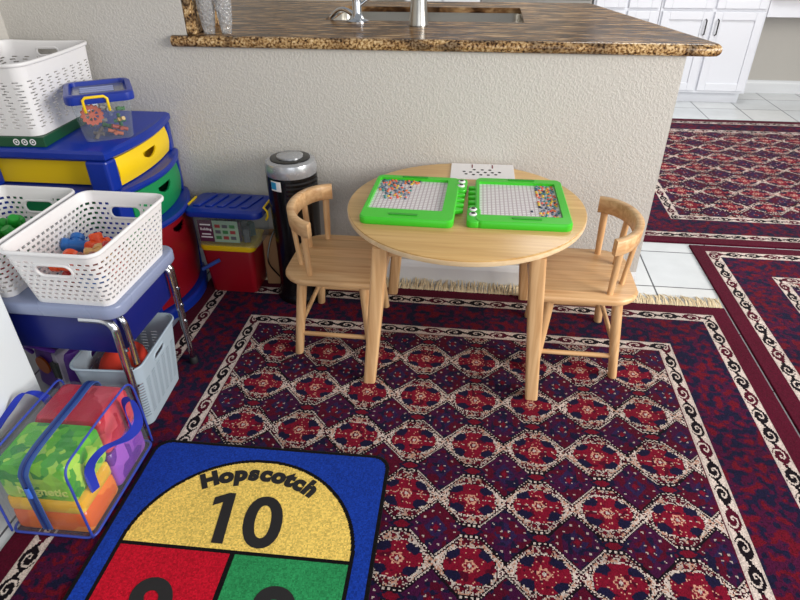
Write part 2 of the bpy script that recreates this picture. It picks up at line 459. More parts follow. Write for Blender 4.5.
def grid_rug(name, x0, x1, y0, y1, st, colfn, mat, z0, z1, mask=None, jit=.0006, parent=None):
    """thick pile slab: fine top grid with a yarn colour per cell, sides down to the floor"""
    nx, ny = int(round((x1-x0)/st)), int(round((y1-y0)/st))
    xs, ys = np.linspace(x0, x1, nx+1), np.linspace(y0, y1, ny+1)
    X, Y = np.meshgrid(xs, ys); X = X.ravel(); Y = Y.ravel()
    Z = np.full(X.shape, z1)+rng.uniform(-jit, 0, X.shape)
    V = np.stack([X, Y, Z], 1)
    i = np.arange(nx)[None]+np.arange(ny)[:, None]*(nx+1); i = i.ravel()
    F = np.stack([i, i+1, i+nx+2, i+nx+1], 1)
    cx, cy = (xs[:-1]+xs[1:])/2, (ys[:-1]+ys[1:])/2
    CX, CY = np.meshgrid(cx, cy); CX = CX.ravel(); CY = CY.ravel()
    col = colfn(CX, CY)
    if mask is not None:
        k = mask(CX, CY); F = F[k]; col = col[k]
    # side walls along open edges of the kept cells
    E = np.concatenate([F[:, [0, 1]], F[:, [1, 2]], F[:, [2, 3]], F[:, [3, 0]]]); ec = np.concatenate([col]*4)
    key = np.sort(E, 1); key = key[:, 0].astype(np.int64)*len(V)+key[:, 1]
    uq, inv, cnt = np.unique(key, return_inverse=True, return_counts=True)
    op = cnt[inv] == 1; E = E[op]; ec = ec[op]
    low = V.copy(); low[:, 2] = z0
    used = np.unique(E); mp = np.full(len(V), -1); mp[used] = len(V)+np.arange(len(used))
    V = np.concatenate([V, low[used]])
    S = np.stack([E[:, 1], E[:, 0], mp[E[:, 0]], mp[E[:, 1]]], 1)
    F = np.concatenate([F, S]); col = np.concatenate([col, ec*.8])
    used = np.unique(F); re = np.full(len(V), -1); re[used] = np.arange(len(used)); V = V[used]; F = re[F]
    me = bpy.data.meshes.new(name)
    me.vertices.add(len(V)); me.vertices.foreach_set('co', V.astype(np.float32).ravel())
    me.loops.add(F.size); me.loops.foreach_set('vertex_index', F.astype(np.int32).ravel())
    me.polygons.add(len(F)); me.polygons.foreach_set('loop_start', (np.arange(len(F))*4).astype(np.int32))
    me.polygons.foreach_set('loop_total', np.full(len(F), 4, np.int32))
    me.update(calc_edges=True)
    at = me.attributes.new('yarn', 'FLOAT_COLOR', 'FACE')
    at.data.foreach_set('color', np.concatenate([col, np.ones((len(col), 1))], 1).astype(np.float32).ravel())
    me.materials.append(mat)
    o = bpy.data.objects.new(name, me); C.objects.link(o)
    if parent: o.parent = parent
    return o
def fringe(parent, xa, xb, ya, step=.0046):
    bm = B(); x = xa
    while x < xb:
        dx = random.uniform(-.014, .014); z = random.uniform(.004, .012); r = random.uniform(.0016, .0024)
        if x < .66 and x > -1.0:   # ends ride up the baseboard
            e = YW-.0165; up_ = random.uniform(.004, .016)
            p = [(x, ya-.004, .004), (x+dx*.3, ya+.018, z+.003), (x+dx*.7, e-.006, z+.002), (x+dx, e, z+.004+up_)]
        else:
            L = random.uniform(.058, .08)
            p = [(x, ya-.004, .004), (x+dx*.3, ya+L*.35, z+.003), (x+dx, ya+L*.75, z), (x+dx*1.6, ya+L, .003)]
        tube(bm, p, [r, r*1.05, r, r*.6], 5); x += step*random.uniform(.6, 1.2)
    o = obj('fringe', bm, plastic('cream_wool_fringe', srgb(226, 208, 172), .9), parent, smooth='all', label='cream wool fringe'); o['kind'] = 'stuff'
    return o
rx0, rx1, ry0, ry1 = -1.05, .957, -.25, 2.036
t = thing('patterned_rug', 'dark red patterned rug with rows of medallions, under the round wooden table', 'rug')
grid_rug('pile', rx0, rx1, ry0, ry1, .0031, lambda x, y: rugcolor(x, y, rx0, rx1, ry0, ry1, 0, 21), M_rug, .0004, RUGZ, parent=t)
fringe(t, rx0+.01, rx1-.005, ry1)
t = thing('patterned_rug', 'dark red patterned rug along the right edge, in front of the farthest rug', 'rug')
grid_rug('pile', .966, 2.7, -.2, 2.555, .0042, lambda x, y: rugcolor(x, y, .966, 2.97, -.2, 2.555, 0, 57, m0=(1.36, 2.06)), M_rug, .0004, RUGZ+.001, parent=t)
t = thing('patterned_rug', 'farthest dark red patterned rug, beyond the half wall near the white kitchen cabinets', 'rug')
grid_rug('pile', .70, 3.6, 2.575, 4.59, .0048, lambda x, y: rugcolor(x, y, .70, 3.6, 2.575, 4.59, 0, 83, m0=(1.092, 3.014), px=.19), M_rug, .0004, RUGZ+.001, parent=t)

# hopscotch play mat
tm = thing('hopscotch_mat', 'blue, yellow, red and green hopscotch play mat lying on the patterned rug', 'play mat', (-.503, .81, RUGZ), math.radians(1.2))
MB, MY, MR, MG, MK = [np.array(srgb(*c)[:3]) for c in ((22, 58, 158), (240, 205, 104), (190, 16, 40), (44, 142, 84), (16, 14, 16))]
mw, mt, mbm = .330, .330, -.46
def matcol(x, y):
    c = np.empty((x.size, 3)); c[:] = MB
    hw = .278
    arch = (np.hypot(x, y) < hw) & (y > 0)
    body = (np.abs(x) < hw) & (y <= 0) & (y > -.40)
    c[arch] = MY; c[body & (x < 0)] = MR; c[body & (x >= 0)] = MG
    ln = (np.abs(np.hypot(x, y)-hw) < .0048) & (y > 0)
    ln |= (np.abs(y) < .0048) & (np.abs(x) < hw); ln |= (np.abs(x) < .0048) & (y < 0) & (y > -.4)
    ln |= (np.abs(np.abs(x)-hw) < .0048) & (y <= 0) & (y > -.4); ln |= (np.abs(y+.4) < .0048) & (np.abs(x) < hw)
    qx, qy = np.maximum(np.abs(x)-(mw-.045), 0), np.maximum(np.maximum(y-(mt-.045), (mbm+.045)-y), 0)
    ln |= np.hypot(qx, qy) > .0345
    c[ln] = MK
    kn = knots(x+5, y+5, .0035, 5)
    return c*(.72+.5*kn)[:, None]*(.93+.14*vnoise(x+3, y+3, .09, 8))[:, None]
def matmask(x, y):
    qx, qy = np.maximum(np.abs(x)-(mw-.045), 0), np.maximum(np.maximum(y-(mt-.045), (mbm+.045)-y), 0)
    return np.hypot(qx, qy) < .0452
grid_rug('mat_pile', -mw, mw, mbm, mt, .0024, matcol, M_matpile, .0003, .006, matmask, .0007, parent=tm)
zt = .0058
one = [(.034, 0), (.062, 0), (.046, .146), (.030, .146), (-.004, .128), (-.001, .104), (.022, .116)]
bm = B(); prism(bm, [(x-.095, y+.020) for x, y in one], zt-.0008, zt+.0008); obj('number', bm, M_ink, tm)
text('number', '0', .200, M_ink, tm, T((.052, .022, zt)), shear=-.12, offset=.0045)
arcR = .258; word = 'Hopscotch'; wd = [.78, .62, .64, .52, .56, .62, .42, .56, .62]; tot = sum(wd); a = math.radians(67)/2; acc = 0
for ch, w in zip(word, wd):
    th = a-2*a*(acc+w/2)/tot; acc += w
    text('letter', ch, .063, M_ink, tm, T((0, -.043, 0)) @ Rz(th) @ T((0, arcR, zt)), offset=.0042, extrude=.0008)
text('number', '9', .200, M_ink, tm, T((-.128, -.222, zt)), shear=-.12, offset=.0060, extrude=.0008)
text('number', '8', .200, M_ink, tm, T((.142, -.215, zt)), shear=-.12, offset=.0060, extrude=.0008)

# ------------------------------------------------------------------ counter, sink, taps, vases
CT, CB = .918, .881
t = thing('granite_counter', 'brown granite counter slab with rounded edge on the half wall', 'counter', (0, 0, 0))
outer = [(-1.05, 2.098), (-.995, 2.098), (.705, 2.098), (.447, 3.10), (-.985, 3.10), (-.985, 2.225), (-.995, 2.103), (-1.05, 2.103)]
outer = [(-1.055, 2.098), (.716, 2.098), (.455, 3.10), (-1.78, 3.10), (-1.78, 2.2245), (-1.0045, 2.2245), (-1.0045, 2.1035), (-1.055, 2.1035)]
hole = [(-.62, 2.49), (.143, 2.49), (.143, 2.90), (-.62, 2.90)]
def slab_with_hole(bm, outer, hole, z0, z1):
    tris = geometry.tessellate_polygon([[Vector((x, y, 0)) for x, y in outer], [Vector((x, y, 0)) for x, y in hole]])
    P = outer+hole
    vs = [[bm.verts.new((x, y, z)) for x, y in P] for z in (z0, z1)]
    for k in (0, 1):
        for tr in tris: bm.faces.new([vs[k][i] for i in (tr if k else tr[::-1])])
    for off, n in ((0, len(outer)), (len(outer), len(hole))):
        for i in range(n):
            a, b = off+i, off+(i+1) % n
            bm.faces.new((vs[0][a], vs[0][b], vs[1][b], vs[1][a]))
bm = B(); slab_with_hole(bm, outer, hole, CT-.021, CT); obj('slab', bm, M_granite_top, t, smooth=True); bm = B()
zc, rc = (CT+CB)/2, (CT-CB)/2
corner = [(.705+.0*math.cos(a), 2.098, zc) for a in (0,)]
tube(bm, [(-1.055, 2.098, zc), (-.6, 2.098, zc), (.0, 2.098, zc), (.700, 2.098, zc), (.714, 2.103, zc), (.714, 2.118, zc), (.59, 2.585, zc), (.455, 3.10, zc)], rc-.0002, 16)
obj('rounded_edge', bm, M_granite, t, smooth=True)
bm = B(); box(bm, -1.004, -.978, 2.106, 2.40, CT, 1.42); obj('side_splash', bm, M_granite, t, bevel=.004)
t = thing('sink', 'stainless undermount sink set in the granite counter', 'sink', (-.2385, 2.695, CT-.0195))
bm = B(); ou = rr(.80, .44, .03); inn = rr(.765, .412, .03)
ring_prism(bm, ou, inn, -.004, -.002)
loft(bm, [[(x, y, -.002) for x, y in inn], [(x*.985, y*.98, -.15) for x, y in inn], [(x*.95, y*.93, -.17) for x, y in inn]], False, True)
obj('basin', bm, M_steel, t, smooth=True, recalc=False)
bm = B(); lathe(bm, [(.045, -.169), (.045, -.166), (.03, -.166), (.028, -.169)]); obj('drain', bm, M_chrome, t, smooth=True)
bm = B(); box(bm, -.95, .40, YW+.12, 3.04, .08, CB-.0005); box(bm, -.95, .36, YW+.12, 2.99, 0, .08)
box(bm, -.93, -.27, 3.04, 3.058, .1, .86); box(bm, -.26, .39, 3.04, 3.058, .1, .86)
bm.free()
t = thing('island_cabinet', 'white base cabinet behind the half wall under the granite counter', 'cabinet', (-.27, 2.63, 0))
bm = B()   # open carcass so the sink hangs free inside it
box(bm, -.68, -.66, -.40, .40, .0, .8805); box(bm, .63, .65, -.40, .40, 0, .8805); box(bm, -.66, .63, -.40, -.38, .0, .8805); box(bm, -.66, .63, -.38, .40, .06, .08)
obj('carcass', bm, M_cab, t)
for k in range(3):
    bm = B(); box(bm, -.66+k*.435, -.23+k*.435, .40, .418, .09, .86); d = obj('door', bm, M_cab, t, bevel=.003)
    bm = B(); tube(bm, [(-.30+k*.435, .42, .6), (-.30+k*.435, .44, .61), (-.30+k*.435, .44, .72), (-.30+k*.435, .42, .73)], .005, 8); obj('handle', bm, M_steel, d, smooth=True)

t = thing('kitchen_faucet', 'tall brushed steel kitchen faucet in front of the sink, right of the small tap', 'faucet', (-.243, 2.40, CT))
bm = B(); lathe(bm, [(.036, 0), (.036, .004), (.034, .012), (.031, .05), (.028, .10), (.027, .19), (.0165, .20)]); obj('body', bm, M_steel, t, smooth=True)
bm = B(); tube(bm, [(0, 0, .201), (0, 0, .30)]+[(0, .10-.10*math.cos(a), .30+.10*math.sin(a)) for a in [PI*k/10 for k in range(1, 11)]]+[(0, .2, .26)], .0135, 12); sp_ = obj('spout', bm, M_steel, t, smooth=True)
bm = B(); lathe(bm, [(.016, .17), (.019, .18), (.017, .265)], cx=0, cy=.2); obj('spray_head', bm, M_steel, sp_, smooth=True)
bm = B(); tube(bm, [(.029, 0, .12), (.05, 0, .135), (.09, 0, .19)], [.010, .008, .006], 10); obj('lever', bm, M_steel, t, smooth=True)
t = thing('filter_tap', 'small chrome tap with curved side spout, left of the tall faucet', 'faucet', (-.482, 2.46, CT))
bm = B(); lathe(bm, [(.042, 0), (.042, .004), (.026, .012), (.017, .03), (.017, .10), (.020, .12), (.012, .135)]); obj('body', bm, M_chrome, t, smooth=True)
bm = B(); tube(bm, catmull([(-.012, .01, .02), (-.05, .03, .035), (-.085, .05, .03), (-.115, .06, .004)], 5), [.010]*14+[.009]*2, 10); obj('spout', bm, M_chrome, t, smooth=True)
bm = B(); tube(bm, [(.012, 0, .055), (.04, .005, .075), (.065, .01, .082)], [.007, .006, .005], 10); obj('lever', bm, M_chrome, t, smooth=True)
def vase_mat():
    m, nt, b = newmat('cut_crystal'); b.inputs['Base Color'].default_value = (.95, .96, .97, 1); b.inputs['Roughness'].default_value = .05
    b.inputs['Transmission Weight'].default_value = .78; b.inputs['IOR'].default_value = 1.48
    tc = nt.nodes.new('ShaderNodeTexCoord'); v = nt.nodes.new('ShaderNodeTexVoronoi'); v.inputs['Scale'].default_value = 90
    nt.links.new(tc.outputs['Object'], v.inputs['Vector'])
    bp = nt.nodes.new('ShaderNodeBump'); bp.inputs['Strength'].default_value = 1; bp.inputs['Distance'].default_value = .008
    nt.links.new(v.outputs['Distance'], bp.inputs['Height']); nt.links.new(bp.outputs['Normal'], b.inputs['Normal'])
    return m
M_crystal = vase_mat()
def vase(x, y, h, r, label):
    t = thing('crystal_vase', label, 'vase', (x, y, CT), 0, 'crystal vases on the counter end')
    bm = B(); seg = 24; loops = []
    prof = [(r*.62, 0), (r*.66, .012), (r*.8, .03), (r, .08), (r*1.02, h*.8), (r*.95, h), (r*.82, h), (r*.86, h*.8), (r*.82, .08), (r*.5, .03)]
    for i, (q, z) in enumerate(prof):
        loops.append([(q*(1+(.06 if k % 2 else 0)*(i < 6))*math.cos(2*PI*k/seg), q*(1+(.06 if k % 2 else 0)*(i < 6))*math.sin(2*PI*k/seg), z) for k in range(seg)])
    loft(bm, loops); obj('bowl', bm, M_crystal, t)
    return t
vase(-.940, 2.148, .19, .028, 'clear cut crystal vase on the left end of the granite counter, left of its twin')
vase(-.882, 2.158, .17, .026, 'clear cut crystal vase on the granite counter, right of its twin and nearer the sink')

# ------------------------------------------------------------------ far kitchen
def shaker(bm, x0, x1, z0, z1, y):
    box(bm, x0, x1, y-.010, y, z0, z1); w = .055
    for a in ((x0, x0+w, z0, z1), (x1-w, x1, z0, z1), (x0+w, x1-w, z0, z0+w), (x0+w, x1-w, z1-w, z1)):
        box(bm, a[0], a[1], y-.020, y-.010, a[2], a[3])
def kitchen_unit(x0, x1, label):
    t = thing('base_cabinet', label, 'cabinet', ((x0+x1)/2, 5.25, 0), 0, 'white kitchen base cabinets')
    w = (x1-x0)/2
    bm = B(); box(bm, -w, w, -.20, .215, .085, .88); box(bm, -w, w-.005, -.13, .2, 0, .085); obj('carcass', bm, M_cab, t)
    for a, b, s in ((-w+.015, -.012, 1), (.012, w-.015, -1)):
        bm = B(); shaker(bm, a, b, .105, .655, -.20); d = obj('door', bm, M_cab, t, bevel=.003)
        hx = b-.03 if s > 0 else a+.03
        bm = B(); tube(bm, [(hx, -.222, .50), (hx, -.245, .505), (hx, -.245, .60), (hx, -.222, .605)], .005, 8); obj('handle', bm, plastic('dark_metal_handle', srgb(60, 58, 60), .35, .8), d, smooth=True)
        bm = B(); shaker(bm, a, b, .675, .86, -.20); obj('drawer', bm, M_cab, t, bevel=.003)
    return t
kitchen_unit(1.26, 1.995, 'white two-door kitchen base cabinet at the end of the run, beside the knee space')
kitchen_unit(.78, 1.255, 'white two-door kitchen base cabinet between the dark oven and the end cabinet')
kitchen_unit(-.62, -.05, 'white two-door kitchen base cabinet left of the dark oven')
for x0, x1, lb in ((-.62, -.05, 'unseen white wall cabinet above the left base cabinet, added for counter reflections'), (.78, 1.255, 'unseen white wall cabinet right of the oven, added for counter reflections'), (1.26, 1.995, 'unseen white wall cabinet above the end base cabinet, added for counter reflections')):  # out of view, added to give the counter top white fronts to reflect
    t = thing('unseen_wall_cabinet', lb, 'cabinet', ((x0+x1)/2, 5.30, 1.42), 0, 'unseen kitchen wall cabinets added for reflections'); w = (x1-x0)/2
    bm = B(); box(bm, -w, w, -.15, .168, 0, .78); obj('carcass', bm, M_cab, t)
    for a, b in ((-w+.012, -.006), (.006, w-.012)):
        bm = B(); shaker(bm, a, b, .012, .768, -.15); obj('door', bm, M_cab, t, bevel=.003)
t = thing('oven', 'black front oven between white kitchen cabinets beyond the counter', 'oven', (.365, 5.25, 0))
bm = B(); box(bm, -.405, .405, -.18, .215, 0.02, .88); obj('body', bm, M_steel, t)
bm = B(); box(bm, -.39, .39, -.215, -.18, .10, .70); d = obj('oven_door', bm, M_black, t, bevel=.004)
bm = B(); tube(bm, [(-.34, -.215, .66), (-.34, -.25, .66), (.34, -.25, .66), (.34, -.215, .66)], .01, 8); obj('handle', bm, M_steel, d, smooth=True)
bm = B(); box(bm, -.39, .39, -.20, -.18, .72, .87); obj('control_panel', bm, M_black, t)
t = thing('kitchen_worktop', 'granite worktop over the far white cabinets', 'counter', (.69, 5.25, .8805))
bm = B(); box(bm, -1.32, 1.31, -.235, .215, 0, .038); obj('slab', bm, M_granite, t, bevel=.004)
t = thing('desk_apron', 'white desk top with drawer front over the knee space, joined to the end cabinet', 'desk', (2.75, 5.25, 0))
bm = B(); box(bm, -.75, .75, -.2, .215, .62, .74); obj('drawer_box', bm, M_cab, t, bevel=.003)
bm = B(); box(bm, -.75, .75, -.235, .215, .74, .775); obj('top', bm, M_granite, t)
bm = B(); box(bm, .73, .75, -.2, .215, 0, .62); obj('side_panel', bm, M_cab, t)
# ------------------------------------------------------------------ wooden table and chairs
tcx, tcy, TH = -.025, 1.732, .51; TR = .362
t = thing('round_table', 'round pale wooden kids table with four tapered legs, against the half wall', 'table', (tcx, tcy, RUGZ))
H = TH-RUGZ
def circ(r, z, n=96): return [(r*math.cos(2*PI*k/n), r*math.sin(2*PI*k/n), z) for k in range(n)]
bm = B(); loft(bm, [circ(TR-.002, H-.0045), circ(TR-.002, H-.001), circ(TR-.005, H)]); obj('tabletop', bm, wood_top, t, smooth=True)
bm = B(); loft(bm, [circ(TR-.012, H-.022), circ(TR-.002, H-.019), circ(TR, H-.014), circ(TR, H-.005), circ(TR-.003, H-.0045)]); obj('edge_band', bm, wood_edge, t, smooth=True, label='pale edge of the tabletop')
for sx in (-1, 1):
    for sy in (-1, 1):
        bm = B(); loops = []
        top = (sx*.222, sy*.262) if sx < 0 else (.204, sy*.268); ft = (sx*.268, sy*.268) if sx < 0 else (.238, sy*.286)
        for k in range(9):
            q = k/8; z = (1-q)*(H-.022); w = .046-.009*q
            x = top[0]+(ft[0]-top[0])*q; y = top[1]+(ft[1]-top[1])*q
            loops.append([(a, b, z) for a, b in rr(w, w*.9, .008, 4, x, y)])
        loft(bm, loops); obj('leg', bm, wood_z, t, smooth=True)
bm = B(); ring_prism(bm, [(x, y) for x, y in rr(.46, .52, .03)], [(x, y) for x, y in rr(.42, .48, .02)], H-.055, H-.0225); obj('apron', bm, wood_x, t)

def make_chair(label, loc, rz):
    t = thing('kids_chair', label, 'chair', loc, rz, 'wooden kids chairs at the round table')
    SH = .297-RUGZ
    # seat, backrest on the -x side
    def outline(ins):
        pts = []
        hx, hy = .163-ins, .166-ins
        for sx, sy, r in ((1, 1, .04), (-1, 1, .085), (-1, -1, .085), (1, -1, .04)):
            a0 = {(1, 1): 0, (-1, 1): PI/2, (-1, -1): PI, (1, -1): 1.5*PI}[(sx, sy)]
            for k in range(9):
                a = a0+k/8*PI/2; pts.append((sx*(hx-r)+r*math.cos(a), sy*(hy-r)+r*math.sin(a)))
        return pts
    bm = B(); loft(bm, [[(x, y, SH+dz) for x, y in outline(i)] for i, dz in ((.010, -.024), (.003, -.021), (0, -.014), (0, -.008), (.003, -.002), (.008, 0))])
    obj('seat', bm, wood_x, t, smooth=True)
    feet = {}
    for sx in (-1, 1):
        for sy in (-1, 1):
            a = Vector((sx*.100, sy*.125, SH-.022)); b = Vector((sx*.125, sy*.158, 0)); feet[(sx, sy)] = (a, b)
            bm = B()
            loft(bm, [[a.lerp(b, q)+Vector((r*math.cos(2*PI*k/14), r*math.sin(2*PI*k/14), 0)) for k in range(14)] for q, r in ((0, .0165), (.15, .0165), (.6, .0155), (.985, .0140), (1, .0125))])
            obj('leg', bm, wood_z, t, smooth=True)
    P = lambda s, z: feet[s][0].lerp(feet[s][1], 1-z/(SH-.022))
    for s1, s2, z in (((-1, -1), (1, -1), .075), ((-1, 1), (1, 1), .075), ((-1, -1), (-1, 1), .105), ((1, -1), (1, 1), .105)):
        bm = B(); tube(bm, [P(s1, z), P(s2, z)], .0078, 10); obj('stretcher', bm, wood_x, t, smooth=True)
    # curved back rail
    cx, R0, zt, KX = -.026, .157, .495-RUGZ, .74
    A = math.radians(77); n = 30; loops = []
    for i in range(n+1):
        th = PI-A+2*A*i/n
        lp = []
        for dr, dz in ((-.0125, -.046), (-.0095, -.049), (.0085, -.049), (.0115, -.046), (.0135, -.003), (.0105, 0), (-.0075, 0), (-.0105, -.003)):
            r = R0+dr; lp.append((cx+R0*KX*math.cos(th)+dr*math.cos(th), r*math.sin(th), zt+dz-.004*(1-math.cos(th-PI))*2))
        loops.append(lp)
    bm = B(); loft(bm, loops); obj('back_rail', bm, wood_x, t, smooth=True, ang=50)
    for d in (-66, -27, 27, 66):
        th = PI+math.radians(d); r1, r0_ = R0, .140 if abs(d) > 50 else .134
        p1 = Vector((cx+r1*KX*math.cos(th), r1*math.sin(th), zt-.046)); p0 = Vector((cx-.004+r0_*KX*math.cos(th), r0_*math.sin(th), SH-.004))
        bm = B(); dirw = Vector((-math.sin(th), math.cos(th), 0))
        nn = Vector((math.cos(th), math.sin(th), 0)); loops = []
        for q, w in ((0, .0095), (.5, .0115), (1, .0115)):
            p = p0.lerp(p1, q)
            loops.append([p+dirw*w*math.cos(2*PI*k/12)+nn*.008*math.sin(2*PI*k/12) for k in range(12)])
        loft(bm, loops); obj('spindle', bm, wood_z, t, smooth=True)
    return t
ch = make_chair('pale wooden kids chair left of the round table, beside the black air purifier', (-.430, 1.738, RUGZ), 0)
dup(ch, (.350, 1.733, RUGZ), PI, 'pale wooden kids chair right of the round table, near the bare tile floor')

# ------------------------------------------------------------------ boards and card on the table
def board_panel_mat():
    m, nt, b = newmat('dotted_bead_panel')
    tc = nt.nodes.new('ShaderNodeTexCoord'); br = nt.nodes.new('ShaderNodeTexBrick'); br.offset = 0
    br.inputs['Scale'].default_value = 1; br.inputs['Brick Width'].default_value = .0125; br.inputs['Row Height'].default_value = .0125
    br.inputs['Mortar Size'].default_value = .0026; br.inputs['Mortar Smooth'].default_value = .6
    br.inputs['Color1'].default_value = srgb(238, 236, 234); br.inputs['Color2'].default_value = srgb(234, 230, 232); br.inputs['Mortar'].default_value = srgb(186, 170, 176)
    nt.links.new(tc.outputs['Object'], br.inputs['Vector']); nt.links.new(br.outputs['Color'], b.inputs['Base Color']); b.inputs['Roughness'].default_value = .3
    return m
M_bpanel = board_panel_mat()
BEADC = [plastic('bead_'+n, srgb(*c), .3) for n, c in (('orange', (230, 120, 60)), ('slate', (84, 104, 124)), ('navy', (52, 60, 84)), ('teal', (70, 140, 140)), ('yellow', (226, 190, 60)), ('coral', (226, 100, 84)), ('steel', (110, 126, 150)))]
bead_me = []
for m in BEADC:
    bm = B(); lathe(bm, [(.0032, 0), (.0040, .0012), (.0040, .003), (.0026, .0042)], 10)
    me = bpy.data.meshes.new('bead'); bmesh.ops.recalc_face_normals(bm, faces=bm.faces[:]); bm.to_mesh(me); bm.free(); me.materials.append(m)
    for p in me.polygons: p.use_smooth = True
    bead_me.append(me)
def bead_board(label, loc, rz, win, beads, flip):
    """crocodile drawing board; s: side (+1 right) of the crocodile head"""
    t = thing('bead_board', label, 'toy', loc, rz, 'green crocodile bead boards')
    w, d = .272, .336; s = flip
    wcx, wcy, ww, wdp = win
    ou = rr(w, d, .02, 6); inn = rr(ww, wdp, .006, 6, wcx, wcy)
    bm = B()
    a = [[bm.verts.new((x*k, y*k2, z)) for x, y in ou] for k, k2, z in ((.985, .99, 0), (1, 1, .003), (1, 1, .019), (.975, .982, .023))]
    a += [[bm.verts.new((x, y, z)) for x, y in inn] for z in (.023, .0)]
    n = len(ou)
    for p, q in zip(a, a[1:]+a[:1]):
        for i in range(n):
            j = (i+1) % n; bm.faces.new((p[i], p[j], q[j], q[i]))
    obj('frame', bm, M_croc, t, smooth=True)
    bm = B(); box(bm, wcx-ww/2+.0002, wcx+ww/2-.0002, wcy-wdp/2+.0002, wcy+wdp/2-.0002, .006, .014); obj('dotted_panel', bm, M_bpanel, t)
    # handle: recess slot bar on the front border
    for yy in (-d/2+.028, d/2-.014):
        bm = B(); rbox(bm, .085, .010, .003, .004, .001, -.01*s, yy, .0228); obj('grip', bm, plastic('mid_green_plastic', srgb(40, 150, 34), .4), t)
    # snout lump with teeth on the head side
    bm = B(); rbox(bm, .040, .10, .021, .014, .004, s*(w/2+.004), -d/2*1+.05 if s < 0 else d/2-.05, 0); obj('snout', bm, M_croc, t, smooth=True)
    for k in range(5):
        y = (.085-.038*k) if s > 0 else (-.055+.038*k)
        bm = B(); loft(bm, [[(s*(w/2-.004), y-.013, z), (s*(w/2+.022), y-.004, z), (s*(w/2+.022), y+.004, z), (s*(w/2-.004), y+.013, z)] for z in (.004, .019)]); obj('tooth', bm, M_croc, t, bevel=.003)
    for k in range(2):
        y = (d/2-.030-.034*k) if s > 0 else (-d/2+.048+.034*k)
        M = T((s*(w/2+.006), y, .021))
        bm = B(); lathe(bm, [(.0115, 0), (.0115, .002), (.009, .0045), (.0, .005)], 20, cap=True)
        for v in bm.verts: v.co = M @ v.co
        e = obj('eye', bm, M_paper, t, smooth=True, label='white eye')
        bm = B(); lathe(bm, [(.0065, .0044), (.006, .0058), (.0, .0062)], 16)
        for v in bm.verts: v.co = M @ v.co
        obj('pupil', bm, M_black, e, smooth=True)
    for (x, y) in beads:
        o = bpy.data.objects.new('bead', random.choice(bead_me)); C.objects.link(o); o.parent = t
        o.location = (wcx+x, wcy+y, .0138)
    return t
def scatter(n, f, mind=.0085):
    out = []; tries = 0
    while len(out) < n and tries < 20000:
        tries += 1; p = f()
        if all((p[0]-q[0])**2+(p[1]-q[1])**2 > mind**2 for q in out): out.append(p)
    return out
hw, hd = .109, .125
def left_f():
    r = random.random()
    if r < .62: return (random.uniform(-hw+.006, -hw+.006+.1*random.random()), hd-.006-random.random()*.10*random.random()**.5)
    if r < .85: return (random.uniform(-hw+.006, .02), hd-.006-random.random()*.025)
    return (random.uniform(-hw+.03, .0), random.uniform(-.03, .04))
bead_board('bright green crocodile bead board with beads gathered in the far left corner', (-.187, 1.722, TH), math.radians(-1), (-.012, .021, .222, .244), scatter(95, left_f), 1)
bead_board('bright green crocodile bead board with beads heaped along its right side', (.140, 1.733, TH), math.radians(1), (-.006, .006, .236, .256), scatter(98, lambda: (random.uniform(.058, .112), random.uniform(-.124, .124)))+[(.035, -.075)], -1)
t = thing('pattern_card', 'white card with black dots and strokes at the back of the round table', 'card', (.022, 2.008, TH), math.radians(1))
bm = B(); box(bm, -.108, .108, -.072, .072, 0, .004); obj('sheet', bm, M_paper, t, bevel=.001)
for k, (x, y) in enumerate([(-.055, -.03), (-.03, -.035), (-.005, -.035), (.02, -.035), (.045, -.03), (-.062, -.008), (-.04, -.012), (-.015, -.012), (.01, -.012), (.034, -.012), (.058, -.008), (-.028, .012), (0, .012), (.026, .012)]):
    bm = B(); disc(bm, .0055, .0006, T((x, y, .004)), 12); obj('dot', bm, M_ink, t)
for x in (-.035, .035):
    bm = B(); box(bm, x-.002, x+.002, .03, .062, .004, .0046); obj('stroke', bm, plastic('maroon_ink', srgb(120, 50, 60), .7), t)

# ------------------------------------------------------------------ purifier, bins
t = thing('air_purifier', 'black tower air purifier with silver top, behind the left chair', 'air purifier', (-.642, 1.964, RUGZ))
bm = B(); lathe(bm, [(.098, 0), (.100, .008), (.094, .022), (.086, .06), (.084, .20), (.088, .40), (.0895, .495), (.0885, .505)], 48); obj('housing', bm, M_black, t, smooth=True)
bm = B(); lathe(bm, [(.0885, .5055), (.090, .508), (.090, .535), (.086, .550), (.074, .556), (.070, .556)], 48); obj('silver_top', bm, M_silver, t, smooth=True)
bm = B(); lathe(bm, [(.069, .5565), (.069, .559), (.058, .561)], 40); cp_ = obj('control_ring', bm, M_black, t, smooth=True)
bm = B(); lathe(bm, [(.046, .5612), (.046, .566), (.040, .569)], 36); obj('control_dial', bm, M_silver, cp_, smooth=True)
for k in range(4):
    z = .485-.016*k; bm = B()
    loft(bm, [[((.0895+d)*math.cos(a), (.0895+d)*math.sin(a), z+dz) for d, dz in ((-.002, 0), (.0022, .001), (.0022, .007), (-.002, .008))] for a in [-PI/2+.05+1.5*q/14 for q in range(15)]])
    obj('vent_slat', bm, plastic('satin_black', srgb(30, 30, 32), .45), t)
def patch(bm, r, a0, a1, z0, z1, th=.0008):
    n = 8; loft(bm, [[((r+d)*math.cos(a), (r+d)*math.sin(a), z) for d, z in ((0, z0), (th, z0), (th, z1), (0, z1))] for a in [a0+(a1-a0)*k/n for k in range(n+1)]])
bm = B(); patch(bm, .0896, -PI/2-.62, -PI/2-.16, .462, .498); s_ = obj('sticker', bm, M_paper, t, label='white and blue sticker')
bm = B(); patch(bm, .0905, -PI/2-.60, -PI/2-.36, .468, .494); obj('sticker_panel', bm, plastic('sky_blue_print', srgb(40, 150, 200), .4), s_)
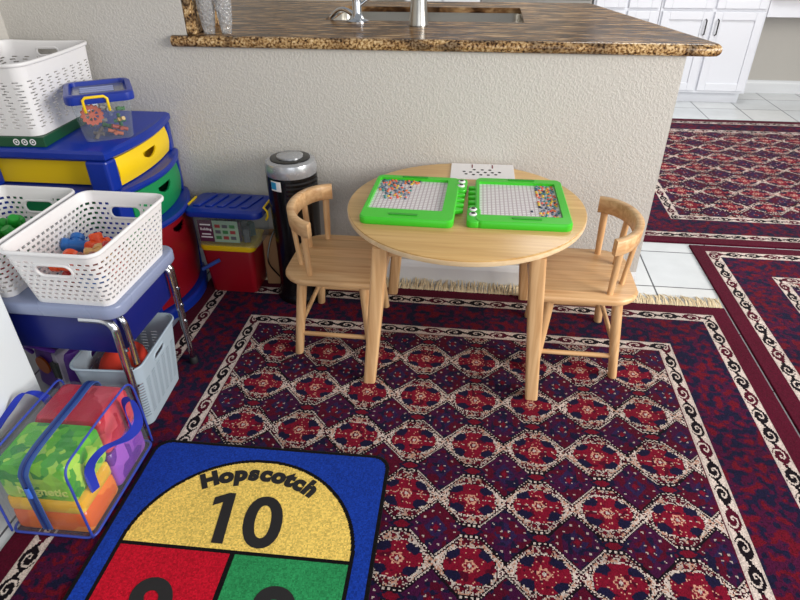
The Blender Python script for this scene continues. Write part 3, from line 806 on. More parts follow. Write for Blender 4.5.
bm = B(); tube(bm, catmull([(-.075, .05, .30), (-.10, .055, .26), (-.125, .03, .20), (-.13, .0, .13), (-.105, .02, .06), (-.085, .05, .012)], 6), .003, 8); obj('power_cord', bm, M_black, t, smooth=True)
t = bpy.data.objects['air_purifier']; t.scale = (1, 1, .98)
t = thing('paper_bag', 'small brown paper bag between the red bin and the air purifier', 'bag', (-.77, 2.04, RUGZ), .1)
bm = B(); loft(bm, [[(x*k, y*k, z) for x, y in rr(.075, .06, .008)] for k, z in ((1, 0), (1.02, .08), (.98, .17), (.93, .215))], True, False); o = obj('paper_body', bm, plastic('brown_kraft_paper', srgb(158, 118, 82), .85), t, smooth=True)
o.modifiers.new('Solidify', 'SOLIDIFY').thickness = .001

t = thing('red_bin', 'red storage bin with yellow lid and blue lever handle, under the clear blue-lidded box', 'storage bin', (-.913, 1.997, RUGZ))
bm = B(); rbox(bm, .180, .136, .188, .02, .004, taper=.022); obj('body', bm, M_red, t, smooth=True)
bm = B(); rbox(bm, .214, .160, .030, .025, .008, z=.182); obj('lid', bm, M_yellow, t, smooth=True, label='yellow lid')
bm = B(); tube(bm, [(-.100, -.096, .112), (-.03, -.090, .152)], .0075, 12); obj('lever', bm, plastic('steel_blue_plastic', srgb(58, 92, 176), .4), t, smooth=True, label='blue lever')
BZ = RUGZ+.2125
t = thing('lidded_box', 'clear storage box with ribbed blue lid and paper label, stacked on the red bin', 'storage box', (-.897, 1.978, BZ))
bm = B(); rbox(bm, .235, .148, .1215, .022, .004, taper=.014); obj('body', bm, M_clear, t, smooth=True)
bm = B(); L_ = []
for w, d, r, z in ((.266, .166, .024, .1215), (.288, .176, .03, .123), (.292, .180, .032, .136), (.286, .174, .03, .144), (.258, .150, .02, .150), (.250, .142, .018, .151)):
    L_.append([(x, y, z) for x, y in rr(w, d, r, 6)])
loft(bm, L_); obj('lid', bm, M_blue, t, smooth=True, label='blue lid')
for k in range(5):
    bm = B(); rbox(bm, .028, .11, .006, .006, .002, -.09+.045*k, 0, .150)
    for v in bm.verts: v.co.x += v.co.y*.25
    obj('lid_rib', bm, M_blue, t, smooth=True)
for s in (-1, 1):
    bm = B(); tube(bm, [(s*.146, -.035, .10), (s*.155, -.035, .115), (s*.155, -.035, .134), (s*.143, -.035, .1475), (s*.143, .035, .1475), (s*.155, .035, .134), (s*.155, .035, .115), (s*.146, .035, .10)], .0042, 8); obj('clip', bm, M_yellow, t, smooth=True, label='yellow wire clip')
MF = Rx(PI/2+.045)
bm = B(); box(bm, -.100, -.044, -.0788, -.0775, .022, .108); lb = obj('label', bm, plastic('plum_print', srgb(84, 30, 62), .5), t, label='plum paper label')
bm = B(); box(bm, -.044, .052, -.0788, -.0775, .022, .108); l2 = obj('label_picture', bm, plastic('pale_green_print', srgb(150, 176, 150), .5), t)
for k, (s, y) in enumerate((('Building', .068),)):
    text('label_text', s, .0135, M_paper, lb, T((-.072, -.0789, y)) @ Rx(PI/2), offset=.0004)
for z, w in ((.088, .040), (.050, .034), (.038, .044)):
    bm = B(); box(bm, -.072-w/2, -.072+w/2, -.0794, -.0788, z, z+.005); obj('print_line', bm, M_paper, lb)
for k in range(9):
    bm = B(); x, z = -.036+.028*(k % 3), .034+.023*(k//3); box(bm, x, x+.02, -.0795, -.0789, z, z+.013); obj('picture_block', bm, [plastic('leaf_green_print', srgb(60, 120, 70), .5), plastic('grey_print', srgb(90, 90, 96), .5), plastic('brick_print', srgb(150, 60, 60), .5)][(k*2+k//3) % 3], l2)
for k in range(10):
    o_ = thing('building_block', 'dull coloured building block inside the clear box on the red bin', 'toy block', (-.98+.035*(k % 5)+random.uniform(-.006, .006), 1.952+.055*(k//5), BZ+.0045), random.uniform(0, 3), 'blocks in the clear box on the red bin')
    bm = B(); rbox(bm, .028, .022, .05+.03*random.random(), .002, .001); bb = obj('block', bm, plastic('dull_block_%d' % (k % 4), [srgb(90, 96, 96), srgb(60, 90, 84), srgb(120, 112, 100), srgb(80, 60, 70)][k % 4], .5), o_)

# ------------------------------------------------------------------ blue drawer unit
DX, DY, DZ = -1.362, 1.868, 0
t = thing('drawer_unit', 'blue plastic drawer unit with yellow, green and red drawers against the back wall', 'drawers', (DX, DY, DZ), math.radians(.6))
hy = .2275
def front(x0, b, y0, y1, n=14):   # bowed front edge, local
    return [(x0-DX+b*(1-((y0+(y1-y0)*k/n)/hy)**2), y0+(y1-y0)*k/n) for k in range(n+1)]
def bowslab(bm, xback, x0, b, y0, y1, z0, z1, e=.006):
    fr = front(x0, b, y0, y1)
    mk = lambda i, z: [(x-i, y*(1-i/max(abs(y1), abs(y0))), z) for x, y in fr]+[(xback-DX+i, y1-i, z), (xback-DX+i, y0+i, z)]
    loft(bm, [mk(e, z0), mk(0, z0+e), mk(0, z1-e), mk(e, z1)])
XB = -1.62
bm = B(); bowslab(bm, XB, -1.120, .032, -hy, hy, .628, .66, .008); obj('top', bm, M_blue, t, smooth=True, bevel=0)
TI = [(.525, .628, -1.136, -1.126, .030), (.372, .505, -1.130, -1.120, .052), (.045, .352, -1.124, -1.114, .070)]   # z0 z1 drawer x, frame x
for z, x, bw in ((.505, -1.116, .058), (.352, -1.108, .076)):
    bm = B(); bowslab(bm, XB, x, bw, -hy, hy, z, z+.022, .007); obj('ledge', bm, M_blue, t, smooth=True)
bm = B(); bowslab(bm, XB, -1.106, .078, -hy, hy, 0, .045, .008); obj('base', bm, M_blue, t, smooth=True)
zz = [(.527, .628), (.374, .505), (.045, .352)]
for i, ((z0, z1), (_, _, _, fx, bw)) in enumerate(zip(zz, TI)):
    for s in (-1, 1):
        bm = B(); y0, y1 = (-hy+.003, -hy+.05) if s < 0 else (hy-.05, hy-.003)
        fr = front(fx, bw, y0, y1, 5)
        prism(bm, fr+[(fx-DX-.068, y1), (fx-DX-.068, y0)], z0, z1); obj('post', bm, M_blue, t, bevel=.008)
        bm = B(); box(bm, XB-DX+.01, XB-DX+.10, y0, y1, z0, z1); obj('post', bm, M_blue, t, bevel=.006)
for (z0, z1, dx, fx, bw), m, nm in zip(TI, (M_yellow, M_green, M_red), ('yellow', 'green', 'red')):
    y0, y1 = -hy+.052, hy-.052
    gap = .006
    bm = B(); z0 += gap if nm != 'yellow' else .008; z1 -= .006
    if nm == 'red': z0 += .002
    # bowed front panel with a scooped finger slot, drawn as a grid so the slot is a real hole
    n, k = 80, 40; yc = .0; zc_ = z1-.030
    def fp(i, j, off):
        y = y0+(y1-y0)*i/n; z = z0+(z1-z0)*j/k
        sh = .008*math.sin(PI*j/k)
        return (dx-DX+bw*(1-(y/hy)**2)+sh+off, y, z)
    grid = [[[bm.verts.new(fp(i, j, o)) for j in range(k+1)] for i in range(n+1)] for o in (0, -.006)]
    keep = {}
    for i in range(n):
        for j in range(k):
            y = y0+(y1-y0)*(i+.5)/n; z = z0+(z1-z0)*(j+.5)/k
            keep[i, j] = not (abs(y) < .046 and z < zc_+.006 and z > zc_-.022*(1-(y/.05)**2))
    for i in range(n):
        for j in range(k):
            if not keep[i, j]: continue
            for g, rev in ((0, False), (1, True)):
                q = [grid[g][i][j], grid[g][i+1][j], grid[g][i+1][j+1], grid[g][i][j+1]]
                bm.faces.new(q[::-1] if rev else q)
            for (di, dj, a, b) in ((-1, 0, (i, j), (i, j+1)), (1, 0, (i+1, j+1), (i+1, j)), (0, -1, (i+1, j), (i, j)), (0, 1, (i, j+1), (i+1, j+1))):
                if not keep.get((i+di, j+dj), False):
                    bm.faces.new((grid[0][a[0]][a[1]], grid[0][b[0]][b[1]], grid[1][b[0]][b[1]], grid[1][a[0]][a[1]]))
    d = obj('drawer', bm, m, t, smooth=True, label=nm+' drawer')
    # drawer tray behind the front
    bm = B(); xa, xb = XB-DX+.02, dx-DX-.008
    ring_prism(bm, [(xa, y0), (xb, y0), (xb, y1), (xa, y1)], [(xa+.005, y0+.005), (xb-.005, y0+.005), (xb-.005, y1-.005), (xa+.005, y1-.005)], z0+.004, z1-.012)
    box(bm, xa, xb, y0, y1, z0, z0+.004); obj('tray', bm, m, d)

# ------------------------------------------------------------------ perforated baskets
def rrloop(L, W, r, s_list):
    """points at arc length s on a rounded rectangle, s=0 at middle of +x side, counter-clockwise; returns points"""
    a, b = L/2-r, W/2-r     # half straight in x and in y
    segs = [('l', (L/2, 0), (L/2, b)), ('a', (a, b), 0), ('l', (a, W/2), (-a, W/2)), ('a', (-a, b), PI/2), ('l', (-L/2, b), (-L/2, -b)), ('a', (-a, -b), PI), ('l', (-a, -W/2), (a, -W/2)), ('a', (a, -b), 1.5*PI), ('l', (L/2, -b), (L/2, 0))]
    lens = [math.dist(q[1], q[2]) if q[0] == 'l' else r*PI/2 for q in segs]; tot = sum(lens); out = []
    for s in s_list:
        s = (s % 1.0)*tot; i = 0
        while i < len(segs)-1 and s > lens[i]: s -= lens[i]; i += 1
        q = segs[i]; f = min(1, s/lens[i])
        if q[0] == 'l': out.append((q[1][0]+(q[2][0]-q[1][0])*f, q[1][1]+(q[2][1]-q[1][1])*f))
        else: out.append((q[1][0]+r*math.cos(q[2]+f*PI/2), q[1][1]+r*math.sin(q[2]+f*PI/2)))
    return out, tot
def basket(name, label, cat, loc, rz, base, rim, H, r, style, mat, holes, group=None, sag=0, rimw=(.006, .0045), zlo=.012, zhi=.86):
    t = thing(name, label, cat, loc, rz, group)
    _, tot = rrloop(rim[0], rim[1], r, [0])
    pitch = style['pitch']; sub = style['sub']
    npit = int(tot/pitch/2)*2; N = npit*sub
    ss = [k/N for k in range(N)]
    zl = [0, zlo]; rows = style['rows']; z0, z1 = zlo, H*zhi; rh = (z1-z0)/rows
    rowid = [None]
    for k in range(rows):
        for q, tagv in style['bands']:
            zl.append(z0+rh*(k+q)); rowid.append((k, tagv))
    for q in np.linspace(zhi*H, H, 9)[1:]: zl.append(float(q)); rowid.append(None)
    V = []
    bm = B()
    for z in zl:
        q = z/H; Lx = base[0]+(rim[0]-base[0])*q; Wy = base[1]+(rim[1]-base[1])*q
        pts, _ = rrloop(Lx, Wy, r*(.8+.2*q), ss)
        V.append([bm.verts.new((x, y, z-(sag*q**3*max(0, 1-(2*x/Lx)**2)*(abs(y) > Wy/2-.02)+sag*q**3*max(0, 1-(2*y/Wy)**2)*(abs(x) > Lx/2-.02)))) for x, y in pts])
    # hole centres as arc fraction: +x 0, +y, -x, -y
    Lr, Wr = rim; a, b = Lr/2-r, Wr/2-r; arc = r*PI/2
    fr = {'+x': 0, '+y': (b+arc+a)/tot, '-x': .5, '-y': (.5+(b+arc+a)/tot)}
    for i in range(len(zl)-1):
        zc = (zl[i]+zl[i+1])/2
        for k in range(N):
            s = (k+.5)/N; skip = False; near = False
            for hs, hw_, hh, hz in holes:
                d = abs(((s-fr[hs]+.5) % 1)-.5)*tot
                dz = abs(zc-hz*H)
                e = math.hypot(max(0, d-(hw_-hh)), dz)
                if e < hh: skip = True
                elif e < hh+.009: near = True
            if not skip and not near and rowid[i] is not None:
                row, tv = rowid[i]
                if tv and style['slot'](k % sub, row, k//sub): skip = True
            if skip: continue
            j = (k+1) % N
            bm.faces.new((V[i][k], V[i][j], V[i+1][j], V[i+1][k]))
    o = obj('basket_wall', bm, mat, t, smooth=False)
    so = o.modifiers.new('Solidify', 'SOLIDIFY'); so.thickness = .0028; so.offset = -1
    bm = B(); pts, _ = rrloop(base[0]-.001, base[1]-.001, r*.8, [k/60 for k in range(60)])
    loft(bm, [[(x, y, .0) for x, y in pts], [(x, y, .003) for x, y in pts]]); obj('basket_floor', bm, mat, t)
    pts, _ = rrloop(rim[0]+.004, rim[1]+.004, r, [k/96 for k in range(96)])
    def zr(x, y):
        q = 0
        if abs(y) > rim[1]/2-.02: q += max(0, 1-(2*x/rim[0])**2)
        if abs(x) > rim[0]/2-.02: q += max(0, 1-(2*y/rim[1])**2)
        return H-sag*q
    bm = B(); tube(bm, [(x, y, zr(x, y)-.001) for x, y in pts], .004, 8, True, flat=rimw); obj('rim', bm, mat, t, smooth='all')
    # lips round the hand holes
    for hs, hw_, hh, hz in holes:
        z = hz*H; q = z/H; Lx = base[0]+(rim[0]-base[0])*q; Wy = base[1]+(rim[1]-base[1])*q
        ring = []
        for k in range(32):
            an = 2*PI*k/32; u = hh*math.cos(an)+(hw_-hh)*(1 if math.cos(an) > 0 else -1); v = hh*math.sin(an)
            q2 = (z+v)/H; X = (base[0]+(rim[0]-base[0])*q2)/2-.0014; Y = (base[1]+(rim[1]-base[1])*q2)/2-.0014
            ring.append({'+x': (X, u, z+v), '-x': (-X, u, z+v), '+y': (u, Y, z+v), '-y': (u, -Y, z+v)}[hs])
        bm = B(); tube(bm, ring, .004, 8, True); obj('handle_lip', bm, mat, t, smooth='all')
    return t
S_weave = dict(pitch=.0195, sub=8, rows=9, bands=[(.26, 0), (.74, 1), (1.0, 0)], slot=lambda c, r, k: ((c+4*(r % 2)) % 8) < 5)
S_big = dict(pitch=.044, sub=14, rows=17, bands=[(.30, 0), (.74, 1), (1.0, 0)], slot=lambda c, r, k: 3 <= c-(2 if r % 2 else -1) < 9)
S_ham = dict(pitch=.036, sub=12, rows=13, bands=[(.3, 0), (.70, 1), (1.0, 0)], slot=lambda c, r, k: 2 <= c < 9)
DT = .44
ZD = .4405
basket('woven_basket', 'white perforated basket with blue and orange toys, at the desk right end', 'basket', (-.981, 1.303, ZD), 0, (.208, .295), (.246, .362), .16, .03, S_weave, M_white, [('+y', .047, .0175, .68), ('-y', .047, .0175, .68)], 'white perforated baskets on the desk')
basket('woven_basket', 'white perforated basket with green connectors, on the desk at the left edge', 'basket', (-1.252, 1.312, ZD), 0, (.208, .295), (.246, .362), .16, .03, S_weave, M_white, [('+y', .047, .0175, .68), ('-y', .047, .0175, .68)], 'white perforated baskets on the desk')
basket('laundry_basket', 'large white basket with zigzag slots, on the green game box atop the drawers', 'basket', (-1.482, 1.850, .6925), math.radians(2), (.295, .365), (.315, .39), .21, .04, S_big, M_white, [('+y', .04, .013, .84)], None, .004, (.006, .0045), .02, .78)
# ------------------------------------------------------------------ things on the drawers
t = thing('board_game_box', 'flat dark green game box with three white ring marks, under the large white basket', 'box', (-1.478, 1.815, .6605), math.radians(4))
bm = B(); box(bm, -.145, .150, -.158, .155, 0, .031); obj('carton', bm, plastic('dark_green_print', srgb(22, 78, 48), .45), t, bevel=.002)
for k in range(3):
    M = T((.060+.026*k, -.158, .016)) @ Rx(PI/2)
    bm = B(); ring_prism(bm, [(.010*math.cos(a), .010*math.sin(a)) for a in [2*PI*q/20 for q in range(20)]], [(.0066*math.cos(a), .0066*math.sin(a)) for a in [2*PI*q/20 for q in range(20)]], 0, .0006)
    disc(bm, .0032, .0006, Matrix(), 12)
    for v in bm.verts: v.co = M @ v.co
    obj('ring_mark', bm, M_paper, t, label='white ring mark')
CBX, CBY, CRZ = -1.198, 1.825, math.radians(32)
t = thing('clear_tub', 'clear plastic tub with blue lid and yellow clip handle, on top of the drawers', 'storage box', (CBX, CBY, .6602), CRZ)
bm = B(); L_ = []
for w, d, r, z in ((.136, .150, .02, 0), (.142, .156, .022, .004), (.172, .190, .026, .122)):
    L_.append([(x, y, z) for x, y in rr(w, d, r, 6)])
loft(bm, L_, True, False); o = obj('body', bm, M_clear, t, smooth=True)
bm = B(); ou, inn = rr(.198, .216, .03, 6), rr(.165, .180, .02, 6)
L_ = [[(x, y, z) for x, y in lp] for lp, z in ((rr(.176, .194, .026, 6), .1225), (ou, .1225), (rr(.200, .218, .03, 6), .130), (ou, .145), (rr(.184, .202, .026, 6), .149), (inn, .149), (rr(.158, .172, .018, 6), .136))]
loft(bm, L_, False, True); obj('lid', bm, M_blue, t, smooth=True, label='blue lid with sunken centre')
bm = B(); rbox(bm, .150, .164, .0015, .016, .0004, 0, 0, .1362); obj('lid_window', bm, plastic('grey_lilac_lid', srgb(120, 124, 146), .2), t, label='grey sunken lid centre')
for k in range(3):
    bm = B(); rbox(bm, .10, .010, .004, .004, .001, -.005, .01+.026*k-.03, .1378); obj('lid_rib', bm, plastic('pale_lid_rib', srgb(150, 160, 200), .3), t, smooth=True)
bm = B(); tube(bm, [(-.048, -.100, .098), (-.048, -.113, .112), (-.048, -.113, .136), (-.040, -.113, .143), (.012, -.113, .143), (.020, -.113, .136), (.020, -.113, .112), (.020, -.100, .098)], .0042, 10); obj('clip', bm, M_yellow, t, smooth=True, label='yellow clip handle')
for x in (-.048, .020):
    bm = B(); rbox(bm, .010, .006, .03, .002, .001, x, -.094, .078); obj('clip_tab', bm, M_clear, t)
def in_tub(name, label, cat, lx, ly, z, group='toys in the clear tub'):
    p = Rz(CRZ) @ Vector((lx, ly, 0)); return thing(name, label, cat, (CBX+p.x, CBY+p.y, .6602+z), CRZ, group)
g = in_tub('toy_gear', 'salmon orange toothed toy gear inside the clear tub', 'toy', -.034, -.071, .082)
bm = B()
outl = [((.033 if k % 4 < 2 else .029)*math.cos(2*PI*k/56), (.033 if k % 4 < 2 else .029)*math.sin(2*PI*k/56)) for k in range(56)]
ring_prism(bm, outl, [(.019*math.cos(2*PI*k/56), .019*math.sin(2*PI*k/56)) for k in range(56)], -.004, .004)
for k in range(8):
    M = Rz(k*PI/4); box(bm, .008, .020, -.002, .002, -.003, .003, M)
lathe(bm, [(.009, -.004), (.009, .004)], 16)
Mw = Rx(PI/2+.12)
for v in bm.verts: v.co = Mw @ v.co
obj('wheel', bm, plastic('salmon_plastic', srgb(216, 110, 84), .45), g)
for k, (lx, ly, z, c, sz) in enumerate([(.035, -.040, .026, srgb(170, 70, 54), .05), (.02, -.05, .016, srgb(196, 106, 70), .045), (.045, -.03, .05, srgb(226, 188, 110), .035), (-.03, -.03, .012, srgb(120, 110, 104), .05), (.0, .02, .02, srgb(70, 120, 80), .05), (.04, .03, .03, srgb(60, 120, 84), .055), (-.03, .03, .03, srgb(140, 140, 134), .05), (.05, .0, .075, srgb(90, 150, 90), .04), (-.01, -.02, .05, srgb(150, 150, 146), .04), (.01, .0, .08, srgb(176, 170, 160), .045)]):
    g = in_tub('toy_piece', ['red-brown', 'rust orange', 'tan', 'grey', 'green', 'green', 'grey', 'green', 'grey', 'pale'][k]+' plastic toy piece in the clear tub', 'toy', lx, ly, z)
    bm = B(); a = random.uniform(0, 3); M = Rz(a) @ Ry(random.uniform(-.6, .6))
    tube(bm, [M @ Vector((-sz/2, 0, 0)), M @ Vector((sz/2, 0, 0))], .006, 10); tube(bm, [M @ Vector((0, -sz/3, 0)), M @ Vector((0, sz/3, 0))], .006, 10)
    obj('piece', bm, plastic('tub_toy_%d' % k, c, .45), g, smooth=True)

# ------------------------------------------------------------------ desk
t = thing('school_desk', 'grey topped kids desk with navy book box and chrome legs', 'desk', (-1.13, 1.318, 0))
dw, dd = .54, .352
bm = B(); L_ = []
for i, z in ((.010, DT-.036), (.003, DT-.034), (0, DT-.029), (0, DT-.005), (.003, DT-.001), (.007, DT)):
    L_.append([(x, y, z) for x, y in rr(dw-2*i, dd-2*i, .045-i, 8)])
loft(bm, L_); obj('top', bm, M_desk, t, smooth=True)
bm = B(); rbox(bm, .475, .300, .122, .02, .004, -.002, 0, DT-.036-.1225); obj('book_box', bm, M_navy, t, smooth=True, label='navy blue book box')
for sx in (-1, 1):
    for sy in (-1, 1):
        X = lambda x, y, z: (sx*x, sy*y, z)
        path = catmull([X(.15, .155, DT-.047), X(.215, .157, DT-.048), X(.236, .158, DT-.066), X(.240, .159, DT-.10), X(.2405, .160, .15)], 6)
        bm = B(); tube(bm, path, .0108, 12); lg = obj('leg', bm, M_chrome, t, smooth=True)
        bm = B(); tube(bm, [X(.240, .158, .17), X(.2405, .166, .012)], .0085, 12); obj('leg_extension', bm, M_chrome, lg, smooth=True)
        bm = B(); lathe(bm, [(.0125, 0), (.0135, .004), (.0125, .020), (.010, .024)], 16, *X(.2405, .166, 0)[:2])
        for v in bm.verts: v.co.z += RUGZ if sx > 0 else 0
        obj('foot_cap', bm, M_rubber, lg, smooth=True)
        path = catmull([X(.215, .128, DT-.045), X(.246, .130, DT-.06), X(.252, .131, DT-.11), X(.253, .133, DT-.20)], 6)
        bm = B(); tube(bm, path, .0085, 12); obj('brace_tube', bm, M_chrome, t, smooth=True)
        for z in (.30, .24, .18):
            bm = B(); tube(bm, [X(.248, .156+.0005, z), X(.256, .156+.0005, z)], .004, 8); obj('screw', bm, M_chrome, lg, smooth=True)
# toys in the baskets
def connector(label, loc, rot, col, arms, group, L=.026, r=.0125):
    t = thing('pipe_connector', label, 'toy', loc, 0, group); t.rotation_euler = rot
    for k, d in enumerate(arms):
        d = Vector(d).normalized(); bm = B()
        tube(bm, [(0, 0, 0), d*L*.55, d*L*.56, d*L, d*(L+.004)], [r, r, r*1.14, r*1.14, r*.9], 14)
        obj('socket', bm, plastic('connector_'+col[0], col[1], .4), t, smooth=True)
    return t
CO = ('orange', srgb(240, 84, 30)); CBl = ('blue', srgb(40, 110, 190)); CG = ('green', srgb(24, 150, 44)); CR = ('crimson', srgb(180, 40, 40)); CTa = ('tan', srgb(214, 164, 100)); CLg = ('grass', srgb(70, 160, 80))
b1 = 'toys in the right desk basket'; Zb = ZD+.003
XY = [(1, 0, 0), (-1, 0, 0), (0, 1, 0)]
connector('blue toy connector standing in the right desk basket, left of an orange one', (-1.062, 1.335, Zb+.064), (.5, .3, .4), CBl, XY, b1, .032, .016)
connector('orange toy connector in the right desk basket, beside the blue one', (-1.000, 1.342, Zb+.066), (1.2, .2, 1.2), CO, XY, b1, .03, .015)
connector('tan toy connector in the right desk basket, at the front of the heap', (-.955, 1.275, Zb+.070), (.1, .3, .5), CTa, XY, b1, .036, .018)
connector('crimson toy connector in the right desk basket, behind the tan one', (-.935, 1.32, Zb+.066), (.4, .2, 2.1), CR, XY, b1, .034, .017)
connector('grass green toy connector in the right desk basket, in its far right corner', (-.925, 1.385, Zb+.06), (.4, .5, .2), CLg, XY, b1, .034, .016)
connector('orange toy connector seen through the near hand hole of the right desk basket', (-1.005, 1.212, Zb+.080), (.2, .1, .2), CO, XY, b1, .036, .018)
connector('brown toy connector beside the near hand hole of the right desk basket', (-.945, 1.212, Zb+.080), (.2, .7, .2), ('brown', srgb(150, 84, 70)), XY, b1, .034, .016)
for k, (x, y, z, c) in enumerate([(-1.03, 1.23, .03, CR), (-.96, 1.23, .03, CBl), (-1.04, 1.30, .03, CO), (-.97, 1.31, .03, CG), (-.92, 1.37, .03, CTa), (-1.03, 1.38, .03, CBl), (-.97, 1.38, .03, CR), (-.925, 1.30, .03, CO)]):
    connector('%s toy connector at the bottom of the right desk basket' % c[0], (-.98+(x+.98)*.72, 1.303+(y-1.303)*.9, Zb+z-.010), (0, 0, k*1.1), c, [(1, 0, 0), (-1, 0, 0), (0, 1, 0), (0, 0, 1)], b1, .028, .018)
b2 = 'toys in the left desk basket'
for k, (x, y, z, r, c, lb) in enumerate([(-1.235, 1.345, .085, (.3, .4, .2), CG, 'green toy connector on top of the heap in the left desk basket'), (-1.205, 1.300, .075, (.2, 1.2, .9), CG, 'green toy connector at the right of the heap in the left desk basket'),
        (-1.265, 1.29, .085, (1.2, .1, 1.8), CG, 'green toy connector at the near left of the heap in the left desk basket'), (-1.295, 1.335, .075, (.6, .9, .2), CG, 'green toy connector at the far left of the heap in the left desk basket'), (-1.25, 1.245, .065, (.2, .2, .5), CR, 'crimson toy connector below the green ones in the left desk basket')]):
    connector(lb, (x, y, Zb+z+.022), r, c, [(1, 0, 0), (-1, 0, 0), (0, 1, 0), (0, 0, 1)], b2, .032, .0135)
for k in range(6):
    connector('%s toy connector at the bottom of the left desk basket' % ('crimson', 'green')[k % 2], (-1.294+.042*(k % 3), 1.27+.075*(k//3), Zb+.02), (0, 0, k*.9), (CR, CG)[k % 2], [(1, 0, 0), (-1, 0, 0), (0, 1, 0), (0, 0, 1)], b2, .028, .018)
# ------------------------------------------------------------------ under the desk
basket('hamper', 'pale blue grey slotted hamper with a hand hole, on the rug under the desk', 'basket', (-.976, 1.295, RUGZ), math.radians(4), (.158, .235), (.196, .275), .222, .035, S_ham, M_hamper, [('+x', .035, .012, .84), ('-x', .035, .012, .84)], None, 0, (.004, .0035), .03, .74)
t = thing('orange_ball', 'orange red soft toy bundle lying inside the pale hamper', 'toy', (-.986, 1.275, RUGZ+.0035))
bm = B(); loops = []
for i in range(13):
    ph = -PI/2+PI*i/12; loops.append([((.066*math.cos(ph)+.0005)*math.cos(a)*(1+.06*math.sin(3*a+i)), (.092*math.cos(ph)+.0005)*math.sin(a)*(1+.05*math.cos(4*a+i)), .107+.107*math.sin(ph)) for a in [2*PI*k/28 for k in range(28)]])
loft(bm, loops); obj('bundle', bm, plastic('orange_red_fabric', srgb(216, 56, 34), .8, bump=.3, bscale=60), t, smooth='all')
# purple toy case behind the bag
t = thing('purple_toy_case', 'purple plastic toy case with pale band and orange disc, on the floor beneath the desk', 'toy', (-1.235, 1.365, 0), -.35)
bm = B(); rbox(bm, .20, .15, .16, .05, .02, 0, 0, 0, -.02, 8); obj('body', bm, M_purple, t, smooth=True)
bm = B(); rbox(bm, .042, .155, .166, .004, .002, .055, -.004, .0, -.018); bnd = obj('band', bm, plastic('lilac_white_plastic', srgb(206, 196, 214), .35), t, smooth=True, label='pale lilac band')
bm = B(); rbox(bm, .024, .004, .06, .008, .0015, .055, -.079, .08); obj('band_slot', bm, plastic('olive_grey_plastic', srgb(86, 90, 84), .5), bnd)
bm = B(); disc(bm, .030, .006, T((-.02, -.0700, .10)) @ Rx(PI/2)); obj('disc', bm, plastic('amber_plastic', srgb(190, 96, 24), .3), t, smooth=True, label='orange disc')
bm = B(); tube(bm, catmull([(-.08, -.06, .12), (-.06, -.085, .17), (0, -.085, .185), (.05, -.06, .168)], 6), .007, 8); obj('handle', bm, plastic('violet_plastic', srgb(120, 60, 190), .3), t, smooth=True)
bm = B(); rbox(bm, .03, .03, .02, .008, .004, .06, .0, .1655); obj('button', bm, plastic('teal_plastic', srgb(30, 140, 140), .4), t, smooth=True)
# white cabinet at left edge
t = thing('white_cabinet', 'plain white cabinet end cut off by the left edge of the photo', 'cabinet', (-1.405, .94, 0))
bm = B(); box(bm, -.235, .266, -.18, .183, .155, .80); obj('body', bm, plastic('white_melamine', srgb(226, 232, 234), .35), t, bevel=.003)
for x in (-.20, -.12):
    for y in (-.15, .15):
        bm = B(); tube(bm, [(x, y, .157), (x, y, 0)], [.016, .011], 12); obj('leg', bm, M_steel, t, smooth=True)
# ------------------------------------------------------------------ clear tote bag of packets
BX, BY = -.955, .962
t = thing('clear_tote_bag', 'clear vinyl tote with blue piping and straps, full of bright packets', 'bag', (BX, BY, RUGZ), math.radians(1.5))
hx, hyb, hb = .105, .158, .222
def shell(q):   # outline at height fraction
    k = 1-.10*q; return rr(2*hx*k, 2*hyb*(1-.05*q), .02, 5)
bm = B(); loft(bm, [[(x, y, hb*q+(.0 if q < 1 else 0)) for x, y in shell(q)] for q in (0, .04, .3, .6, .9, .97)]+[[(x*.80, y*.9, hb*1.03) for x, y in shell(1)]], True, True)
obj('vinyl_shell', bm, M_vinyl, t, smooth=True)
for q in (0.0, ):
    bm = B(); tube(bm, [(x, y, .004) for x, y in shell(0)], .0035, 8, True); obj('piping', bm, M_pipe, t, smooth='all')
for s in (-1, 1):   # hoop seams: up the front, along the top edge, down the back
    xs_ = s*hx*.93
    pts = catmull([(s*hx*.98, -hyb*1.0, .006), (s*hx*.95, -hyb*.99, hb*.7), (xs_*.97, -hyb*.92, hb*1.0), (xs_*.95, -hyb*.5, hb*1.04), (xs_*.95, hyb*.5, hb*1.04), (xs_*.97, hyb*.92, hb*1.0), (s*hx*.95, hyb*.99, hb*.7), (s*hx*.98, hyb, .006)], 7)
    bm = B(); tube(bm, pts, .0029, 8); obj('piping', bm, M_pipe, t, smooth='all')
    # flopped strap loop
    ptsS = catmull([(s*hx*.97, -.095, .10), (s*hx*1.0, -.092, .17), (s*(hx+.035), -.07, .215), (s*(hx+.062), -.015, .20), (s*(hx+.066), .035, .205), (s*(hx+.036), .075, .235), (s*hx*.97, .092, .20), (s*hx*.97, .095, .10)], 8)
    bm = B(); ribbon(bm, ptsS, .024, lambda q, s=s: (s*(.35+1.2*math.sin(PI*q)), 1-2*q if False else .9*math.cos(PI*q), .5-.9*math.sin(PI*q))); obj('strap', bm, M_strap, t, smooth=True)
zp = catmull([(.0, hyb*.96, hb*.7), (.0, hyb*.9, hb*1.03), (0, .05, hb*1.055), (0, -hyb*.6, hb*1.055), (0, -hyb*.96, hb*.99), (0.0, -hyb*1.025, hb*.8), (0, -hyb*1.025, .03)], 7)
bm = B(); ribbon(bm, zp, .024, lambda q: (1, 0, 0), .003); zo = obj('zip_tape', bm, plastic('blue_zip_tape', srgb(52, 84, 150), .5), t, smooth=True, label='blue zip tape')
bm = B(); ribbon(bm, [Vector(p)+Vector((0, -.002, .0025)) for p in zp], .005, lambda q: (1, 0, 0), .003); obj('zip_teeth', bm, plastic('dark_blue_zip_teeth', srgb(24, 44, 110), .4), zo)
